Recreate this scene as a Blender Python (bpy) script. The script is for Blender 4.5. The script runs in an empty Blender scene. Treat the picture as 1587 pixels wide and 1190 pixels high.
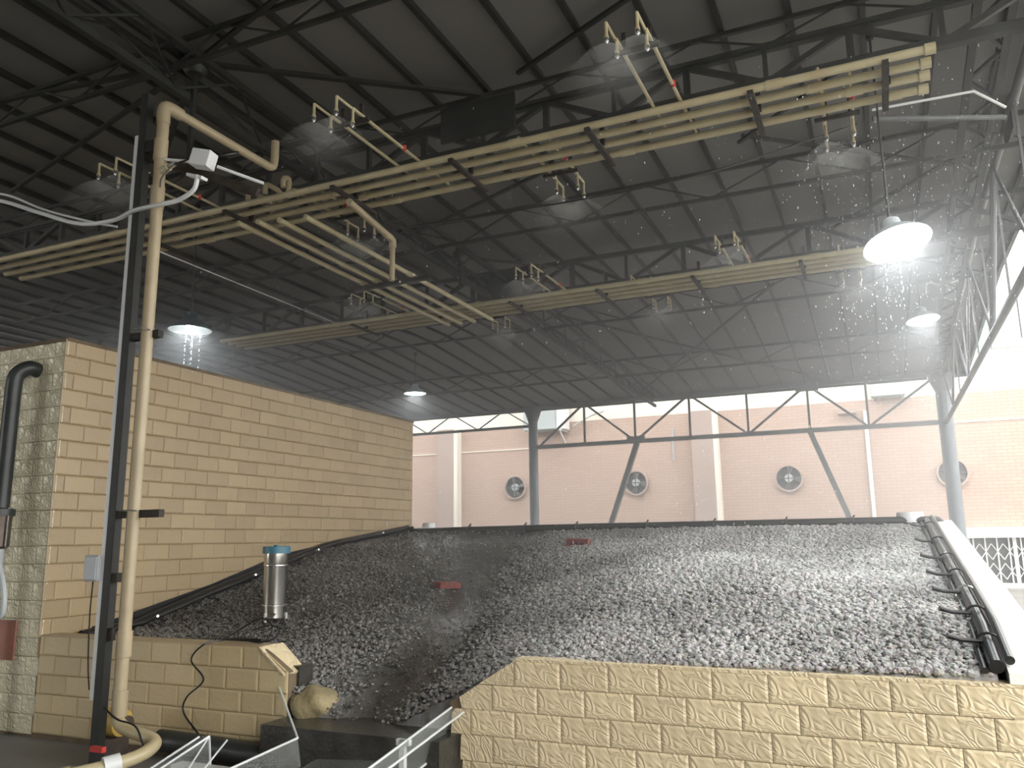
import bpy, bmesh, math, random
import numpy as np
from mathutils import Vector, Matrix, Euler
random.seed(7); rng = np.random.default_rng(11)
S = bpy.context.scene
COL = S.collection
PI = math.pi
H = 1.5            # eye height: everything below is written relative to the eye level and lifted by H at the end

# ------------------------------------------------------------------ camera, sky, exposure
def make_camera():
    f = 1260.0; W = 1587.0
    p, r, y = [math.radians(a) for a in (10.86, -0.727, -24.11)]
    cp, sp, cr, sr, cy, sy = math.cos(p), math.sin(p), math.cos(r), math.sin(r), math.cos(y), math.sin(y)
    M = Matrix(((1,0,0),(0,0,-1),(0,1,0)))
    Yaw = Matrix(((cy,-sy,0),(sy,cy,0),(0,0,1)))
    P = Matrix(((1,0,0),(0,cp,sp),(0,-sp,cp)))
    Rl = Matrix(((cr,-sr,0),(sr,cr,0),(0,0,1)))
    R = Rl @ P @ M @ Yaw
    cam = bpy.data.objects.new('camera', bpy.data.cameras.new('camera')); COL.objects.link(cam)
    X, Y, Z = Vector(R[0]), -Vector(R[1]), -Vector(R[2])
    m = Matrix((X, Y, Z)).transposed().to_4x4()
    m.translation = Vector((0, 0, H))
    cam.matrix_world = m
    cam.data.sensor_width = 36.0; cam.data.lens = f / W * 36.0
    cam.data.clip_end = 300; cam.data.clip_start = 0.05
    S.camera = cam
make_camera()

SKY = 4.4
w = bpy.data.worlds.new('overcast sky'); S.world = w; w.use_nodes = True
wn = w.node_tree.nodes; wl = w.node_tree.links
bg = wn['Background']; bg.inputs[0].default_value = (1.0, 0.985, 0.955, 1); bg.inputs[1].default_value = SKY
S.view_settings.view_transform = 'Standard'; S.view_settings.look = 'None'
S.view_settings.gamma = 1.0; S.view_settings.use_curve_mapping = False
S.view_settings.exposure = 0.16

# ------------------------------------------------------------------ materials
def mat(name, col, rough=0.6, metal=0.0, var=0.12, scale=6.0, bump=0.0, bscale=40.0, spec=0.5, col2=None):
    m = bpy.data.materials.new(name); m.use_nodes = True
    nt = m.node_tree; N = nt.nodes; L = nt.links; b = N['Principled BSDF']
    b.inputs['Roughness'].default_value = rough; b.inputs['Metallic'].default_value = metal
    b.inputs['Specular IOR Level'].default_value = spec
    tc = N.new('ShaderNodeTexCoord'); nz = N.new('ShaderNodeTexNoise')
    nz.inputs['Scale'].default_value = scale; nz.inputs['Detail'].default_value = 4
    L.new(tc.outputs['Object'], nz.inputs['Vector'])
    rp = N.new('ShaderNodeValToRGB')
    c2 = col2 or tuple(c * (1 - 2 * var) for c in col)
    rp.color_ramp.elements[0].position = 0.3; rp.color_ramp.elements[1].position = 0.7
    rp.color_ramp.elements[0].color = (*c2, 1); rp.color_ramp.elements[1].color = (*col, 1)
    L.new(nz.outputs['Fac'], rp.inputs['Fac']); L.new(rp.outputs['Color'], b.inputs['Base Color'])
    if bump:
        n2 = N.new('ShaderNodeTexNoise'); n2.inputs['Scale'].default_value = bscale; n2.inputs['Detail'].default_value = 5
        L.new(tc.outputs['Object'], n2.inputs['Vector'])
        bp = N.new('ShaderNodeBump'); bp.inputs['Strength'].default_value = bump; bp.inputs['Distance'].default_value = 0.02
        L.new(n2.outputs['Fac'], bp.inputs['Height']); L.new(bp.outputs['Normal'], b.inputs['Normal'])
    return m

def emit(name, col, s):
    m = bpy.data.materials.new(name); m.use_nodes = True
    b = m.node_tree.nodes['Principled BSDF']; b.inputs['Base Color'].default_value = (*col, 1)
    b.inputs['Emission Color'].default_value = (*col, 1); b.inputs['Emission Strength'].default_value = s
    return m

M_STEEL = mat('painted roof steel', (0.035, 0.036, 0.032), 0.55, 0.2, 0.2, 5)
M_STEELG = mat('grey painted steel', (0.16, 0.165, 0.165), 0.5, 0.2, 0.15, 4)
M_COLUMN = mat('blue grey column paint', (0.17, 0.19, 0.21), 0.45, 0.0, 0.12, 3)
M_RUST = mat('weathered dark bracket', (0.06, 0.05, 0.04), 0.7, 0.3, 0.3, 20)
M_PVC = mat('cream plastic pipe', (0.52, 0.47, 0.29), 0.35, 0, 0.12, 5, col2=(0.42, 0.34, 0.20))
M_PVCD = mat('tan plastic pipe', (0.44, 0.36, 0.23), 0.4, 0, 0.1, 4)
M_WHITE = mat('white plastic', (0.75, 0.76, 0.76), 0.4, 0, 0.05, 5)
M_GREYBOX = mat('pale grey plastic box', (0.52, 0.56, 0.58), 0.45, 0, 0.04, 5)
M_CHROME = mat('chromed nozzle', (0.75, 0.75, 0.74), 0.2, 0.9, 0.05, 5)
M_STAIN = mat('stainless steel sheet', (0.62, 0.60, 0.56), 0.22, 1.0, 0.12, 9)
M_BLUE = mat('blue plastic rim', (0.05, 0.17, 0.24), 0.4, 0, 0.1, 6)
M_BLACK = mat('black plastic hose', (0.018, 0.018, 0.018), 0.3, 0, 0.2, 20)
M_DPIPE = mat('dark grey drain pipe', (0.045, 0.052, 0.05), 0.4, 0.0, 0.25, 6)
M_RED = mat('red plastic', (0.55, 0.05, 0.04), 0.4, 0, 0.1, 6)
M_REDBRICK = mat('wet red brick', (0.22, 0.05, 0.035), 0.55, 0, 0.25, 30, 0.5, 60)
M_YELLOW = mat('yellow motor paint', (0.62, 0.42, 0.10), 0.5, 0, 0.1, 5)
M_ROOF = mat('grey roof sheet', (0.175, 0.168, 0.158), 0.75, 0, 0.06, 0.7)
M_CONC = mat('concrete ground', (0.24, 0.235, 0.22), 0.6, 0, 0.15, 1.2, 0.25, 30)
M_WETCONC = mat('wet dark concrete', (0.060, 0.058, 0.050), 0.25, 0, 0.3, 5, 0.3, 40)
M_CREAM = mat('cream render', (0.78, 0.74, 0.64), 0.8, 0, 0.05, 0.6)
M_PILA = mat('pilaster render', (0.40, 0.31, 0.27), 0.8, 0, 0.06, 0.6)
M_CAP = mat('glazed white coping', (0.86, 0.86, 0.83), 0.25, 0, 0.04, 3)
M_GLASSD = mat('dark window opening', (0.08, 0.085, 0.09), 0.3, 0, 0.3, 0.8)
M_GRILLE = mat('white painted grille', (0.72, 0.72, 0.70), 0.5, 0, 0.04, 3)
M_FAN = mat('grey fan steel', (0.13, 0.125, 0.12), 0.5, 0.3, 0.2, 3)
M_AC = mat('pale unit casing', (0.42, 0.46, 0.46), 0.5, 0, 0.06, 2)
M_GREEN = mat('green banner', (0.25, 0.62, 0.50), 0.6, 0, 0.05, 2)
M_STONE = mat('yellow muddy stone', (0.34, 0.28, 0.15), 0.7, 0, 0.2, 9, 0.5, 30)
M_LAMP = emit('glowing lamp glass', (0.93, 0.98, 1.0), 18.0)
M_SHADE = mat('white enamel lamp shade', (0.6, 0.66, 0.68), 0.35, 0.1, 0.06, 3)
M_SHADED = mat('dark lamp shade', (0.05, 0.07, 0.075), 0.35, 0.3, 0.1, 6)
M_JOINT = mat('dark mortar', (0.17, 0.125, 0.075), 0.8, 0, 0.2, 6)
M_REDPLATE = mat('faded red plate', (0.45, 0.20, 0.15), 0.6, 0, 0.15, 5)
M_COUPL = mat('brown grey pump casing', (0.17, 0.13, 0.11), 0.4, 0.4, 0.2, 12)

def tile_mat(name, col, rough, relief):
    m = mat(name, col, rough, 0, 0.06, 1.3)
    nt = m.node_tree; N = nt.nodes; L = nt.links; b = N['Principled BSDF']
    tc = N.new('ShaderNodeTexCoord')
    m0 = N.new('ShaderNodeMapping'); m0.inputs['Rotation'].default_value = (0, -PI/4, 0)
    L.new(tc.outputs['Object'], m0.inputs['Vector'])
    mp = N.new('ShaderNodeMapping'); mp.inputs['Scale'].default_value = (0.75, 1.0, 1.9)
    L.new(m0.outputs['Vector'], mp.inputs['Vector'])
    wv = N.new('ShaderNodeTexNoise'); wv.inputs['Scale'].default_value = 9; wv.inputs['Detail'].default_value = 0.4
    wv.inputs['Distortion'].default_value = 1.1
    L.new(mp.outputs['Vector'], wv.inputs['Vector'])
    rg = N.new('ShaderNodeMath'); rg.operation = 'PINGPONG'; rg.inputs[1].default_value = 0.11
    L.new(wv.outputs['Fac'], rg.inputs[0])
    bp = N.new('ShaderNodeBump'); bp.inputs['Strength'].default_value = relief; bp.inputs['Distance'].default_value = 0.07
    L.new(rg.outputs[0], bp.inputs['Height']); L.new(bp.outputs['Normal'], b.inputs['Normal'])
    # each tile a touch lighter or darker, more yellow or more pink
    oi = N.new('ShaderNodeObjectInfo'); hs = N.new('ShaderNodeHueSaturation')
    ma = N.new('ShaderNodeMapRange'); ma.inputs['To Min'].default_value = 0.90; ma.inputs['To Max'].default_value = 1.07
    L.new(oi.outputs['Random'], ma.inputs['Value']); L.new(ma.outputs[0], hs.inputs['Value'])
    src = b.inputs['Base Color'].links[0].from_socket
    L.new(src, hs.inputs['Color']); L.new(hs.outputs['Color'], b.inputs['Base Color'])
    return m
M_TILEL = tile_mat('ochre retaining wall tile', (0.60, 0.48, 0.28), 0.38, 0.12)
M_TILE = tile_mat('cream relief tile', (0.74, 0.615, 0.40), 0.33, 0.55)
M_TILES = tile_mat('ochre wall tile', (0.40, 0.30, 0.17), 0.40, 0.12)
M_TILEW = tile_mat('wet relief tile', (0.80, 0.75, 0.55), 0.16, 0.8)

def brickwork():
    m = mat('pink facing brickwork', (0.58, 0.36, 0.28), 0.85, 0, 0.08, 0.5)
    nt = m.node_tree; N = nt.nodes; L = nt.links; b = N['Principled BSDF']
    tc = N.new('ShaderNodeTexCoord'); mp = N.new('ShaderNodeMapping')
    mp.inputs['Rotation'].default_value = (PI / 2, 0, 0)
    L.new(tc.outputs['Object'], mp.inputs['Vector'])
    bt = N.new('ShaderNodeTexBrick'); bt.inputs['Scale'].default_value = 1.0
    bt.inputs['Brick Width'].default_value = 0.30; bt.inputs['Row Height'].default_value = 0.095
    bt.inputs['Mortar Size'].default_value = 0.009
    bt.inputs['Color1'].default_value = (0.47, 0.345, 0.28, 1); bt.inputs['Color2'].default_value = (0.43, 0.31, 0.25, 1)
    bt.inputs['Mortar'].default_value = (0.34, 0.25, 0.20, 1)
    L.new(mp.outputs['Vector'], bt.inputs['Vector'])
    L.new(bt.outputs['Color'], b.inputs['Base Color'])
    return m
M_BRICKW = brickwork()

def soil_mat():
    m = bpy.data.materials.new('wet clod soil'); m.use_nodes = True
    nt = m.node_tree; N = nt.nodes; L = nt.links; b = N['Principled BSDF']
    tc = N.new('ShaderNodeTexCoord')
    n1 = N.new('ShaderNodeTexNoise'); n1.inputs['Scale'].default_value = 1.1; n1.inputs['Detail'].default_value = 6
    n2 = N.new('ShaderNodeTexNoise'); n2.inputs['Scale'].default_value = 28; n2.inputs['Detail'].default_value = 4
    L.new(tc.outputs['Object'], n1.inputs['Vector']); L.new(tc.outputs['Object'], n2.inputs['Vector'])
    rp = N.new('ShaderNodeValToRGB')
    rp.color_ramp.elements[0].position = 0.35; rp.color_ramp.elements[1].position = 0.68
    rp.color_ramp.elements[0].color = (0.20, 0.185, 0.165, 1); rp.color_ramp.elements[1].color = (0.40, 0.378, 0.345, 1)
    mx = N.new('ShaderNodeMixRGB'); mx.blend_type = 'OVERLAY'; mx.inputs['Fac'].default_value = 0.6
    L.new(n1.outputs['Fac'], rp.inputs['Fac'])
    L.new(rp.outputs['Color'], mx.inputs['Color1']); L.new(n2.outputs['Color'], mx.inputs['Color2'])
    bw = N.new('ShaderNodeHueSaturation'); bw.inputs['Saturation'].default_value = 0.35
    L.new(mx.outputs['Color'], bw.inputs['Color']); L.new(bw.outputs['Color'], b.inputs['Base Color'])
    b.inputs['Roughness'].default_value = 0.55
    bp = N.new('ShaderNodeBump'); bp.inputs['Strength'].default_value = 0.5; bp.inputs['Distance'].default_value = 0.01
    n3 = N.new('ShaderNodeTexNoise'); n3.inputs['Scale'].default_value = 70; n3.inputs['Detail'].default_value = 3
    L.new(tc.outputs['Object'], n3.inputs['Vector']); L.new(n3.outputs['Fac'], bp.inputs['Height'])
    L.new(bp.outputs['Normal'], b.inputs['Normal'])
    at = N.new('ShaderNodeAttribute'); at.attribute_name = 'wetness_shade'
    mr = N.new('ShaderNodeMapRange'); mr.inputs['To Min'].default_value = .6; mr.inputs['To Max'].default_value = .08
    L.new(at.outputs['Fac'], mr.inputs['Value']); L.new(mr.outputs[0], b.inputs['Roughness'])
    dk = N.new('ShaderNodeMixRGB'); dk.blend_type = 'MULTIPLY'; dk.inputs['Color2'].default_value = (.27, .25, .22, 1)  # darkens the wet channel and paints shade over the left side
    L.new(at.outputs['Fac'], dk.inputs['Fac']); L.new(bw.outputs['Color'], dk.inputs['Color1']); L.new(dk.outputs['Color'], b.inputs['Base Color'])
    return m
M_SOIL = soil_mat()

def clear_mat(name, col, fac, rough=0.1):
    m = bpy.data.materials.new(name); m.use_nodes = True
    nt = m.node_tree; N = nt.nodes; L = nt.links; b = N['Principled BSDF']; out = N['Material Output']
    b.inputs['Base Color'].default_value = (*col, 1); b.inputs['Roughness'].default_value = rough
    tr = N.new('ShaderNodeBsdfTransparent'); mx = N.new('ShaderNodeMixShader'); mx.inputs[0].default_value = fac
    L.new(tr.outputs[0], mx.inputs[1]); L.new(b.outputs[0], mx.inputs[2]); L.new(mx.outputs[0], out.inputs[0])
    return m
M_ACRYL = clear_mat('clear acrylic sheet', (0.55, 0.58, 0.56), 0.10, 0.05)
M_ACRYLE = clear_mat('bright acrylic edge', (0.75, 0.78, 0.77), 0.7, 0.15)
M_DROP = clear_mat('water drop', (0.85, 0.93, 0.97), 0.75, 0.05)

def spray_mat():
    m = bpy.data.materials.new('fine water spray'); m.use_nodes = True
    nt = m.node_tree; N = nt.nodes; L = nt.links; out = N['Material Output']; N.remove(N['Principled BSDF'])
    tc = N.new('ShaderNodeTexCoord'); sx = N.new('ShaderNodeSeparateXYZ'); L.new(tc.outputs['Object'], sx.inputs[0])
    mr = N.new('ShaderNodeMapRange'); mr.inputs['From Min'].default_value = -0.34; mr.inputs['From Max'].default_value = -0.02
    mr.inputs['To Min'].default_value = 0.0; mr.inputs['To Max'].default_value = 1.0
    L.new(sx.outputs['Z'], mr.inputs['Value'])
    nz = N.new('ShaderNodeTexNoise'); nz.inputs['Scale'].default_value = 7
    L.new(tc.outputs['Object'], nz.inputs['Vector'])
    pw = N.new('ShaderNodeMath'); pw.operation = 'POWER'; pw.inputs[1].default_value = 2.6; L.new(mr.outputs[0], pw.inputs[0])
    mu = N.new('ShaderNodeMath'); mu.operation = 'MULTIPLY'; L.new(pw.outputs[0], mu.inputs[0]); L.new(nz.outputs['Fac'], mu.inputs[1])
    m2 = N.new('ShaderNodeMath'); m2.operation = 'MULTIPLY'; m2.inputs[1].default_value = 0.42; L.new(mu.outputs[0], m2.inputs[0])
    df = N.new('ShaderNodeBsdfDiffuse'); df.inputs[0].default_value = (0.9, 0.92, 0.92, 1)
    tl = N.new('ShaderNodeBsdfTranslucent'); tl.inputs[0].default_value = (0.9, 0.92, 0.92, 1)
    ad = N.new('ShaderNodeMixShader'); ad.inputs[0].default_value = 0.5
    L.new(df.outputs[0], ad.inputs[1]); L.new(tl.outputs[0], ad.inputs[2])
    tr = N.new('ShaderNodeBsdfTransparent'); mx = N.new('ShaderNodeMixShader')
    L.new(m2.outputs[0], mx.inputs[0]); L.new(tr.outputs[0], mx.inputs[1]); L.new(ad.outputs[0], mx.inputs[2])
    L.new(mx.outputs[0], out.inputs[0])
    return m
M_SPRAY = spray_mat()

# ------------------------------------------------------------------ helpers
def tag(o, label=None, cat=None, group=None, kind=None):
    if label: o['label'] = label
    if cat: o['category'] = cat
    if group: o['group'] = group
    if kind: o['kind'] = kind
    return o

def root(name, loc, label=None, cat=None, group=None, kind=None, rot=(0,0,0)):
    o = bpy.data.objects.new(name, None); COL.objects.link(o); o.empty_display_size = 0.1
    o.location = loc; o.rotation_euler = rot
    return tag(o, label, cat, group, kind)

class MB:
    """collects primitives in world coordinates and builds ONE mesh object"""
    def __init__(s): s.v = []; s.f = []; s.sm = []
    def add(s, vs, fs, smooth=False):
        b = len(s.v); s.v += [tuple(v) for v in vs]; s.f += [tuple(b + i for i in f) for f in fs]; s.sm += [smooth] * len(fs)
        return s
    def box(s, c, d, rot=None):
        hx, hy, hz = d[0]/2, d[1]/2, d[2]/2
        vs = [Vector((x, y, z)) for z in (-hz, hz) for y in (-hy, hy) for x in (-hx, hx)]
        if rot: 
            R = Euler(rot).to_matrix(); vs = [R @ v for v in vs]
        C = Vector(c)
        return s.add([v + C for v in vs], [(0,2,3,1),(4,5,7,6),(0,1,5,4),(2,6,7,3),(0,4,6,2),(1,3,7,5)])
    def bbox(s, a, b):
        return s.box([(a[i]+b[i])/2 for i in range(3)], [abs(b[i]-a[i]) for i in range(3)])
    def bar(s, p, q, w, h=None):
        h = h or w; p, q = Vector(p), Vector(q); d = (q-p).normalized()
        up = Vector((0,0,1)) if abs(d.z) < 0.95 else Vector((0,1,0))
        a = d.cross(up).normalized(); b = a.cross(d).normalized()
        vs = []
        for c in (p, q):
            for sx, sy in ((-1,-1),(1,-1),(1,1),(-1,1)): vs.append(c + a*sx*w/2 + b*sy*h/2)
        return s.add(vs, [(3,2,1,0),(4,5,6,7),(0,1,5,4),(1,2,6,5),(2,3,7,6),(3,0,4,7)])
    def tube(s, pts, r, n=10, cap=True):
        pts = [Vector(p) for p in pts]; rs = r if isinstance(r, (list, tuple)) else [r]*len(pts)
        vs = []; fs = []; prev = None
        for i, p in enumerate(pts):
            if i == 0: d = pts[1]-pts[0]
            elif i == len(pts)-1: d = pts[-1]-pts[-2]
            else: d = (pts[i]-pts[i-1]).normalized() + (pts[i+1]-pts[i]).normalized()
            d.normalize()
            if prev is None:
                up = Vector((0,0,1)) if abs(d.z) < 0.9 else Vector((1,0,0)); a = d.cross(up).normalized()
            else:
                a = prev - d * prev.dot(d); a.normalize()
            prev = a; b = d.cross(a)
            for k in range(n):
                t = 2*PI*k/n; vs.append(p + (a*math.cos(t) + b*math.sin(t))*rs[i])
        for i in range(len(pts)-1):
            for k in range(n):
                fs.append((i*n+k, i*n+(k+1)%n, (i+1)*n+(k+1)%n, (i+1)*n+k))
        if cap:
            fs.append(tuple(range(n-1, -1, -1))); fs.append(tuple((len(pts)-1)*n+k for k in range(n)))
        return s.add(vs, fs, True)
    def lathe(s, prof, c, n=24, R=None):
        vs = []; fs = []; C = Vector(c)
        for r, z in prof:
            for k in range(n):
                t = 2*PI*k/n; v = Vector((r*math.cos(t), r*math.sin(t), z))
                if R: v = R @ v
                vs.append(v + C)
        for i in range(len(prof)-1):
            for k in range(n): fs.append((i*n+k, i*n+(k+1)%n, (i+1)*n+(k+1)%n, (i+1)*n+k))
        return s.add(vs, fs, True)
    def poly(s, pts, th, nrm=None):
        pts = [Vector(p) for p in pts]
        n = Vector(nrm) if nrm else (pts[1]-pts[0]).cross(pts[2]-pts[0]).normalized()
        k = len(pts); vs = pts + [p - n*th for p in pts]
        fs = [tuple(range(k)), tuple(range(2*k-1, k-1, -1))] + [(i, i+k, (i+1)%k+k, (i+1)%k) for i in range(k)]
        return s.add(vs, fs)
    def build(s, name, m, parent=None, label=None, cat=None, group=None, kind=None, bevel=0):
        off = Vector((0,0,0)); me = bpy.data.meshes.new(name)
        inv = None
        if parent:
            ml = Matrix.Identity(4); q = parent; chain = []
            while q: chain.append(q); q = q.parent
            for q in reversed(chain): ml = ml @ (Matrix.Translation(q.location) @ q.rotation_euler.to_matrix().to_4x4())
            inv = ml.inverted()
        vs = [tuple(inv @ Vector(v)) for v in s.v] if inv else s.v
        origin = (0,0,0)
        if not parent:       # origin at the thing's own base
            A = np.array(vs); origin = ((A[:,0].min()+A[:,0].max())/2, (A[:,1].min()+A[:,1].max())/2, A[:,2].min())
            vs = [tuple(r) for r in (A - np.array(origin))]
        me.from_pydata(vs, [], s.f)
        me.polygons.foreach_set('use_smooth', s.sm)
        me.materials.append(m); me.validate(); me.update()
        if any(s.sm): me.set_sharp_from_angle(angle=math.radians(42))
        o = bpy.data.objects.new(name, me); COL.objects.link(o)
        if parent: o.parent = parent
        else: o.location = origin
        if bevel:
            b = o.modifiers.new('edge', 'BEVEL'); b.width = bevel; b.segments = 2; b.limit_method = 'ANGLE'
        tag(o, label, cat, group, kind)
        return o

def copy_tree(o, parent=None):
    c = o.copy(); COL.objects.link(c); c.parent = parent
    for ch in list(o.children): copy_tree(ch, c)
    return c

def ease(a, xs, ys): return np.interp(a, xs, ys)

# ------------------------------------------------------------------ setting: ground and roof
GZ = -1.42
MB().bbox((-40, -12, GZ-0.2), (30, 45, GZ)).build('floor', M_CONC, kind='structure', label='grey wet concrete ground under and around the shed')

CZ = 4.06
def ceil_z(y): return CZ if y < 14 else CZ - (y-14) * (0.50/6.2)
ce = MB()
xs0, xs1 = -28.0, 1.98
prof = [(-7.0, CZ), (14.0, CZ), (20.35, ceil_z(20.35))]
for (ya, za), (yb, zb) in zip(prof[:-1], prof[1:]):
    ce.add([(xs0, ya, za), (xs1, ya, za), (xs1, yb, zb), (xs0, yb, zb), (xs0, ya, za+.06), (xs1, ya, za+.06), (xs1, yb, zb+.06), (xs0, yb, zb+.06)],
           [(0,3,2,1),(4,5,6,7),(0,1,5,4),(1,2,6,5),(2,3,7,6),(3,0,4,7)])
ceiling = root('ceiling', (0, 0, CZ), kind='structure', label='grey sheet roof over the shed with thin dark purlins')
ce.build('roof_sheet', M_ROOF, ceiling)
# purlins running front to back
k = 0; x = 1.78
while x > -19:
    if abs(x + 4.95) > 0.12 or True:
        ya = 0.5 if x > -8 else 3.0
        b = MB().bar((x, ya, CZ-.025), (x, 14, CZ-.025), .045, .05); b.bar((x, 14, CZ-.025), (x, 20.3, ceil_z(20.3)-.025), .045, .05)
        b.build('purlin', M_STEEL, ceiling)
    x -= 0.525
# eave fascia at the back and at the right
MB().bar((-20, 20.3, ceil_z(20.3)-.03), (1.98, 20.3, ceil_z(20.3)-.03), .06, .16).build('eave_board', M_STEELG, ceiling)
MB().bar((1.98, -6, CZ-.02), (1.98, 14, CZ-.02), .05, .14).bar((1.98, 14, CZ-.02), (1.98, 20.3, ceil_z(20.3)-.02), .05, .14).build('eave_board', M_STEELG, ceiling)
# unseen wall added behind the camera to block frontal light
MB().bbox((-10.0, -2.4, GZ), (2.1, -2.2, CZ)).build('light_block_rear', M_CONC, kind='structure')

MB().bbox((-18.2, -5.2, GZ), (-18.0, 19.8, 3.3)).build('light_block_left', M_CONC, kind='structure')  # unseen wall added to keep sky light from entering at left

# ------------------------------------------------------------------ roof steel
def lattice(name, y, z1, z0, x0, x1, step, wc, wd, label, web='W', group=None, m=M_STEEL):
    r = root(name, ((x0+x1)/2, y, z0), label, 'truss', group)
    MB().bar((x0, y, z1), (x1, y, z1), wc, wc).build('top_chord', m, r)
    MB().bar((x0, y, z0), (x1, y, z0), wc, wc).build('bottom_chord', m, r)
    x = x1; i = 0
    while x - step > x0 - 1e-3:
        a, b = (z1, z0) if i % 2 else (z0, z1)
        MB().bar((x, y, a), (x-step, y, b), wd).build('diagonal', m, r)
        if web == 'N': MB().bar((x-step, y, z0), (x-step, y, z1), wd).build('vertical', m, r)
        x -= step; i += 1
    return r

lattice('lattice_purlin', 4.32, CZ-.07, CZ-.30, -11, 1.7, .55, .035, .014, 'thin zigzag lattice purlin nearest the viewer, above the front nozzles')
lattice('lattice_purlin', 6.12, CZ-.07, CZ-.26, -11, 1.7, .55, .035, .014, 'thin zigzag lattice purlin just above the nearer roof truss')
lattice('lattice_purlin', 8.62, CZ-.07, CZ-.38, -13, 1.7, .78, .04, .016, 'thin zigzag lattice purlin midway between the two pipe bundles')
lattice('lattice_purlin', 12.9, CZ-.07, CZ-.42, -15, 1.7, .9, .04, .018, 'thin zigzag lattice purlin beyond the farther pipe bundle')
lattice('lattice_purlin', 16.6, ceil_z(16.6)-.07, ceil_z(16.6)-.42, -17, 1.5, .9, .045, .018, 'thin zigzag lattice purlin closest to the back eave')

def truss(y, z1, z0, x0, x1, step, label, cw=.075, dw=.05):
    r = root('roof_truss', ((x0+x1)/2, y, z0), label, 'truss', None)
    MB().bar((x0, y, z1), (x1, y, z1), cw*.8, cw*.8).build('top_chord', M_STEEL, r)
    MB().bar((x0, y, z0), (x1, y, z0), cw*1.2, cw).build('bottom_chord', M_STEEL, r)
    x = x1; i = 0
    while x - step > x0 - 1e-3:
        a, b = (z1, z0) if i % 2 else (z0, z1)
        MB().bar((x, y, a), (x-step, y, b), dw, dw).build('diagonal', M_STEEL, r)
        if i % 2: MB().bar((x-step, y, z0), (x-step, y, z1), dw*.8, dw).build('vertical', M_STEEL, r)
        else: MB().bar((x-step, y, z0), (x-step, y, z1), dw*1.2, dw).build('vertical', M_STEEL, r)
        x -= step; i += 1
    return r
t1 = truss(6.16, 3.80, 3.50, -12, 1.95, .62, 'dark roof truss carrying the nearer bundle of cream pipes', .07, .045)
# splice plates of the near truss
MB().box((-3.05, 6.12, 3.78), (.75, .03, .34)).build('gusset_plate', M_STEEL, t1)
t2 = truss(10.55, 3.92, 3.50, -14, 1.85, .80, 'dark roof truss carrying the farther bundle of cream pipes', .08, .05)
MB().box((-4.9, 10.5, 3.7), (.7, .03, .5)).build('gusset_plate', M_STEEL, t2)

# girder along the middle of the roof with its two hubs
GX = -4.92
g = root('ridge_girder', (GX, 9, 3.6), 'dark lattice girder running away from the viewer between the two roof hubs', 'girder')
for dx in (-.16, .16):
    MB().bar((GX+dx, 2.4, 3.97), (GX+dx, 20, 3.5), .05, .05).build('top_chord', M_STEEL, g)
MB().bar((GX-.02, 2.4, 3.68), (GX-.02, 19.8, 3.25), .06, .06).build('bottom_chord', M_STEEL, g)
y = 2.4; i = 0
while y < 19.2:
    f = lambda yy, a, b: a + (b-a)*(yy-2.4)/17.6
    for dx in (-.16, .16):
        if i % 2: MB().bar((GX+dx, y, f(y,3.97,3.5)), (GX, y+.5, f(y+.5,3.68,3.25)), .018).build('lacing_bar', M_STEEL, g)
        else: MB().bar((GX, y, f(y,3.68,3.25)), (GX+dx, y+.5, f(y+.5,3.97,3.5)), .018).build('lacing_bar', M_STEEL, g)
    y += .5; i += 1
for hy, hz in ((4.56, 3.93), (9.3, 3.78)):
    MB().lathe([(0, -.10), (.07, -.09), (.11, -.03), (.11, .04), (.06, .1), (0, .1)], (GX+.02, hy, hz), 14).build('hub', M_STEEL, g)
MB().bar((GX+.02, 4.56, 4.05), (GX+.02, 4.56, 3.02), .035).build('hanger_post', M_STEEL, g)
MB().bar((GX+.02, 9.3, 3.8), (GX+.02, 9.3, 3.35), .05).build('hanger_post', M_STEEL, g)

braces = [(((-2.55, 5.9, 3.98)), (-1.1, 5.2, 3.98), .035, 'dark flat brace rising right above the front nozzles'),
 ((-8.73, 5.6, 3.97), (-4.9, 4.56, 3.95), .04, 'dark brace running left from the near hub'),
 ((-4.9, 4.56, 3.95), (-2.96, 6.0, 3.93), .055, 'heavy dark brace from the near hub towards the gusset plate'),
 ((-4.9, 4.56, 3.95), (-7.6, 6.5, 3.95), .045, 'dark brace descending left from the near hub behind the standpipe'),
 ((-4.9, 4.56, 3.95), (-2.2, 3.7, 3.95), .04, 'dark brace running up right from the near hub'),
 ((-9.3, 3.9, 3.95), (-4.9, 4.56, 3.95), .04, 'dark brace at the far upper left of the roof'),
 ((-.95, 7.87, 3.97), (1.06, 9.56, 3.97), .04, 'dark brace falling right behind the pipe end caps'),
 ((-.30, 11.0, 3.97), (1.1, 9.3, 3.97), .04, 'dark brace crossing behind the large right pendant lamp'),
 ((-6.13, 9.1, 3.97), (-2.9, 7.7, 3.97), .04, 'dark brace below the middle of the nearer pipe bundle'),
 ((-5.0, 9.3, 3.80), (-3.9, 10.7, 3.90), .04, 'short dark brace from the far hub to the farther truss'),
 ((-5.25, 19.5, 3.55), (-1.25, 13.1, 3.97), .045, 'long dark brace rising right above the back columns'),
 ((-1.0, 19.6, 3.55), (-5.0, 13.3, 3.97), .045, 'long dark brace crossing down to the right above the back opening'),
 ((-1.0, 7.95, 3.94), (.1, 6.9, 3.94), .035, 'short dark brace rising towards the right pipe ends')]
for a, b, wd, lb in braces:
    MB().bar(a, b, wd, .03).build('roof_brace', M_STEEL, None, lb, 'brace')

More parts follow.
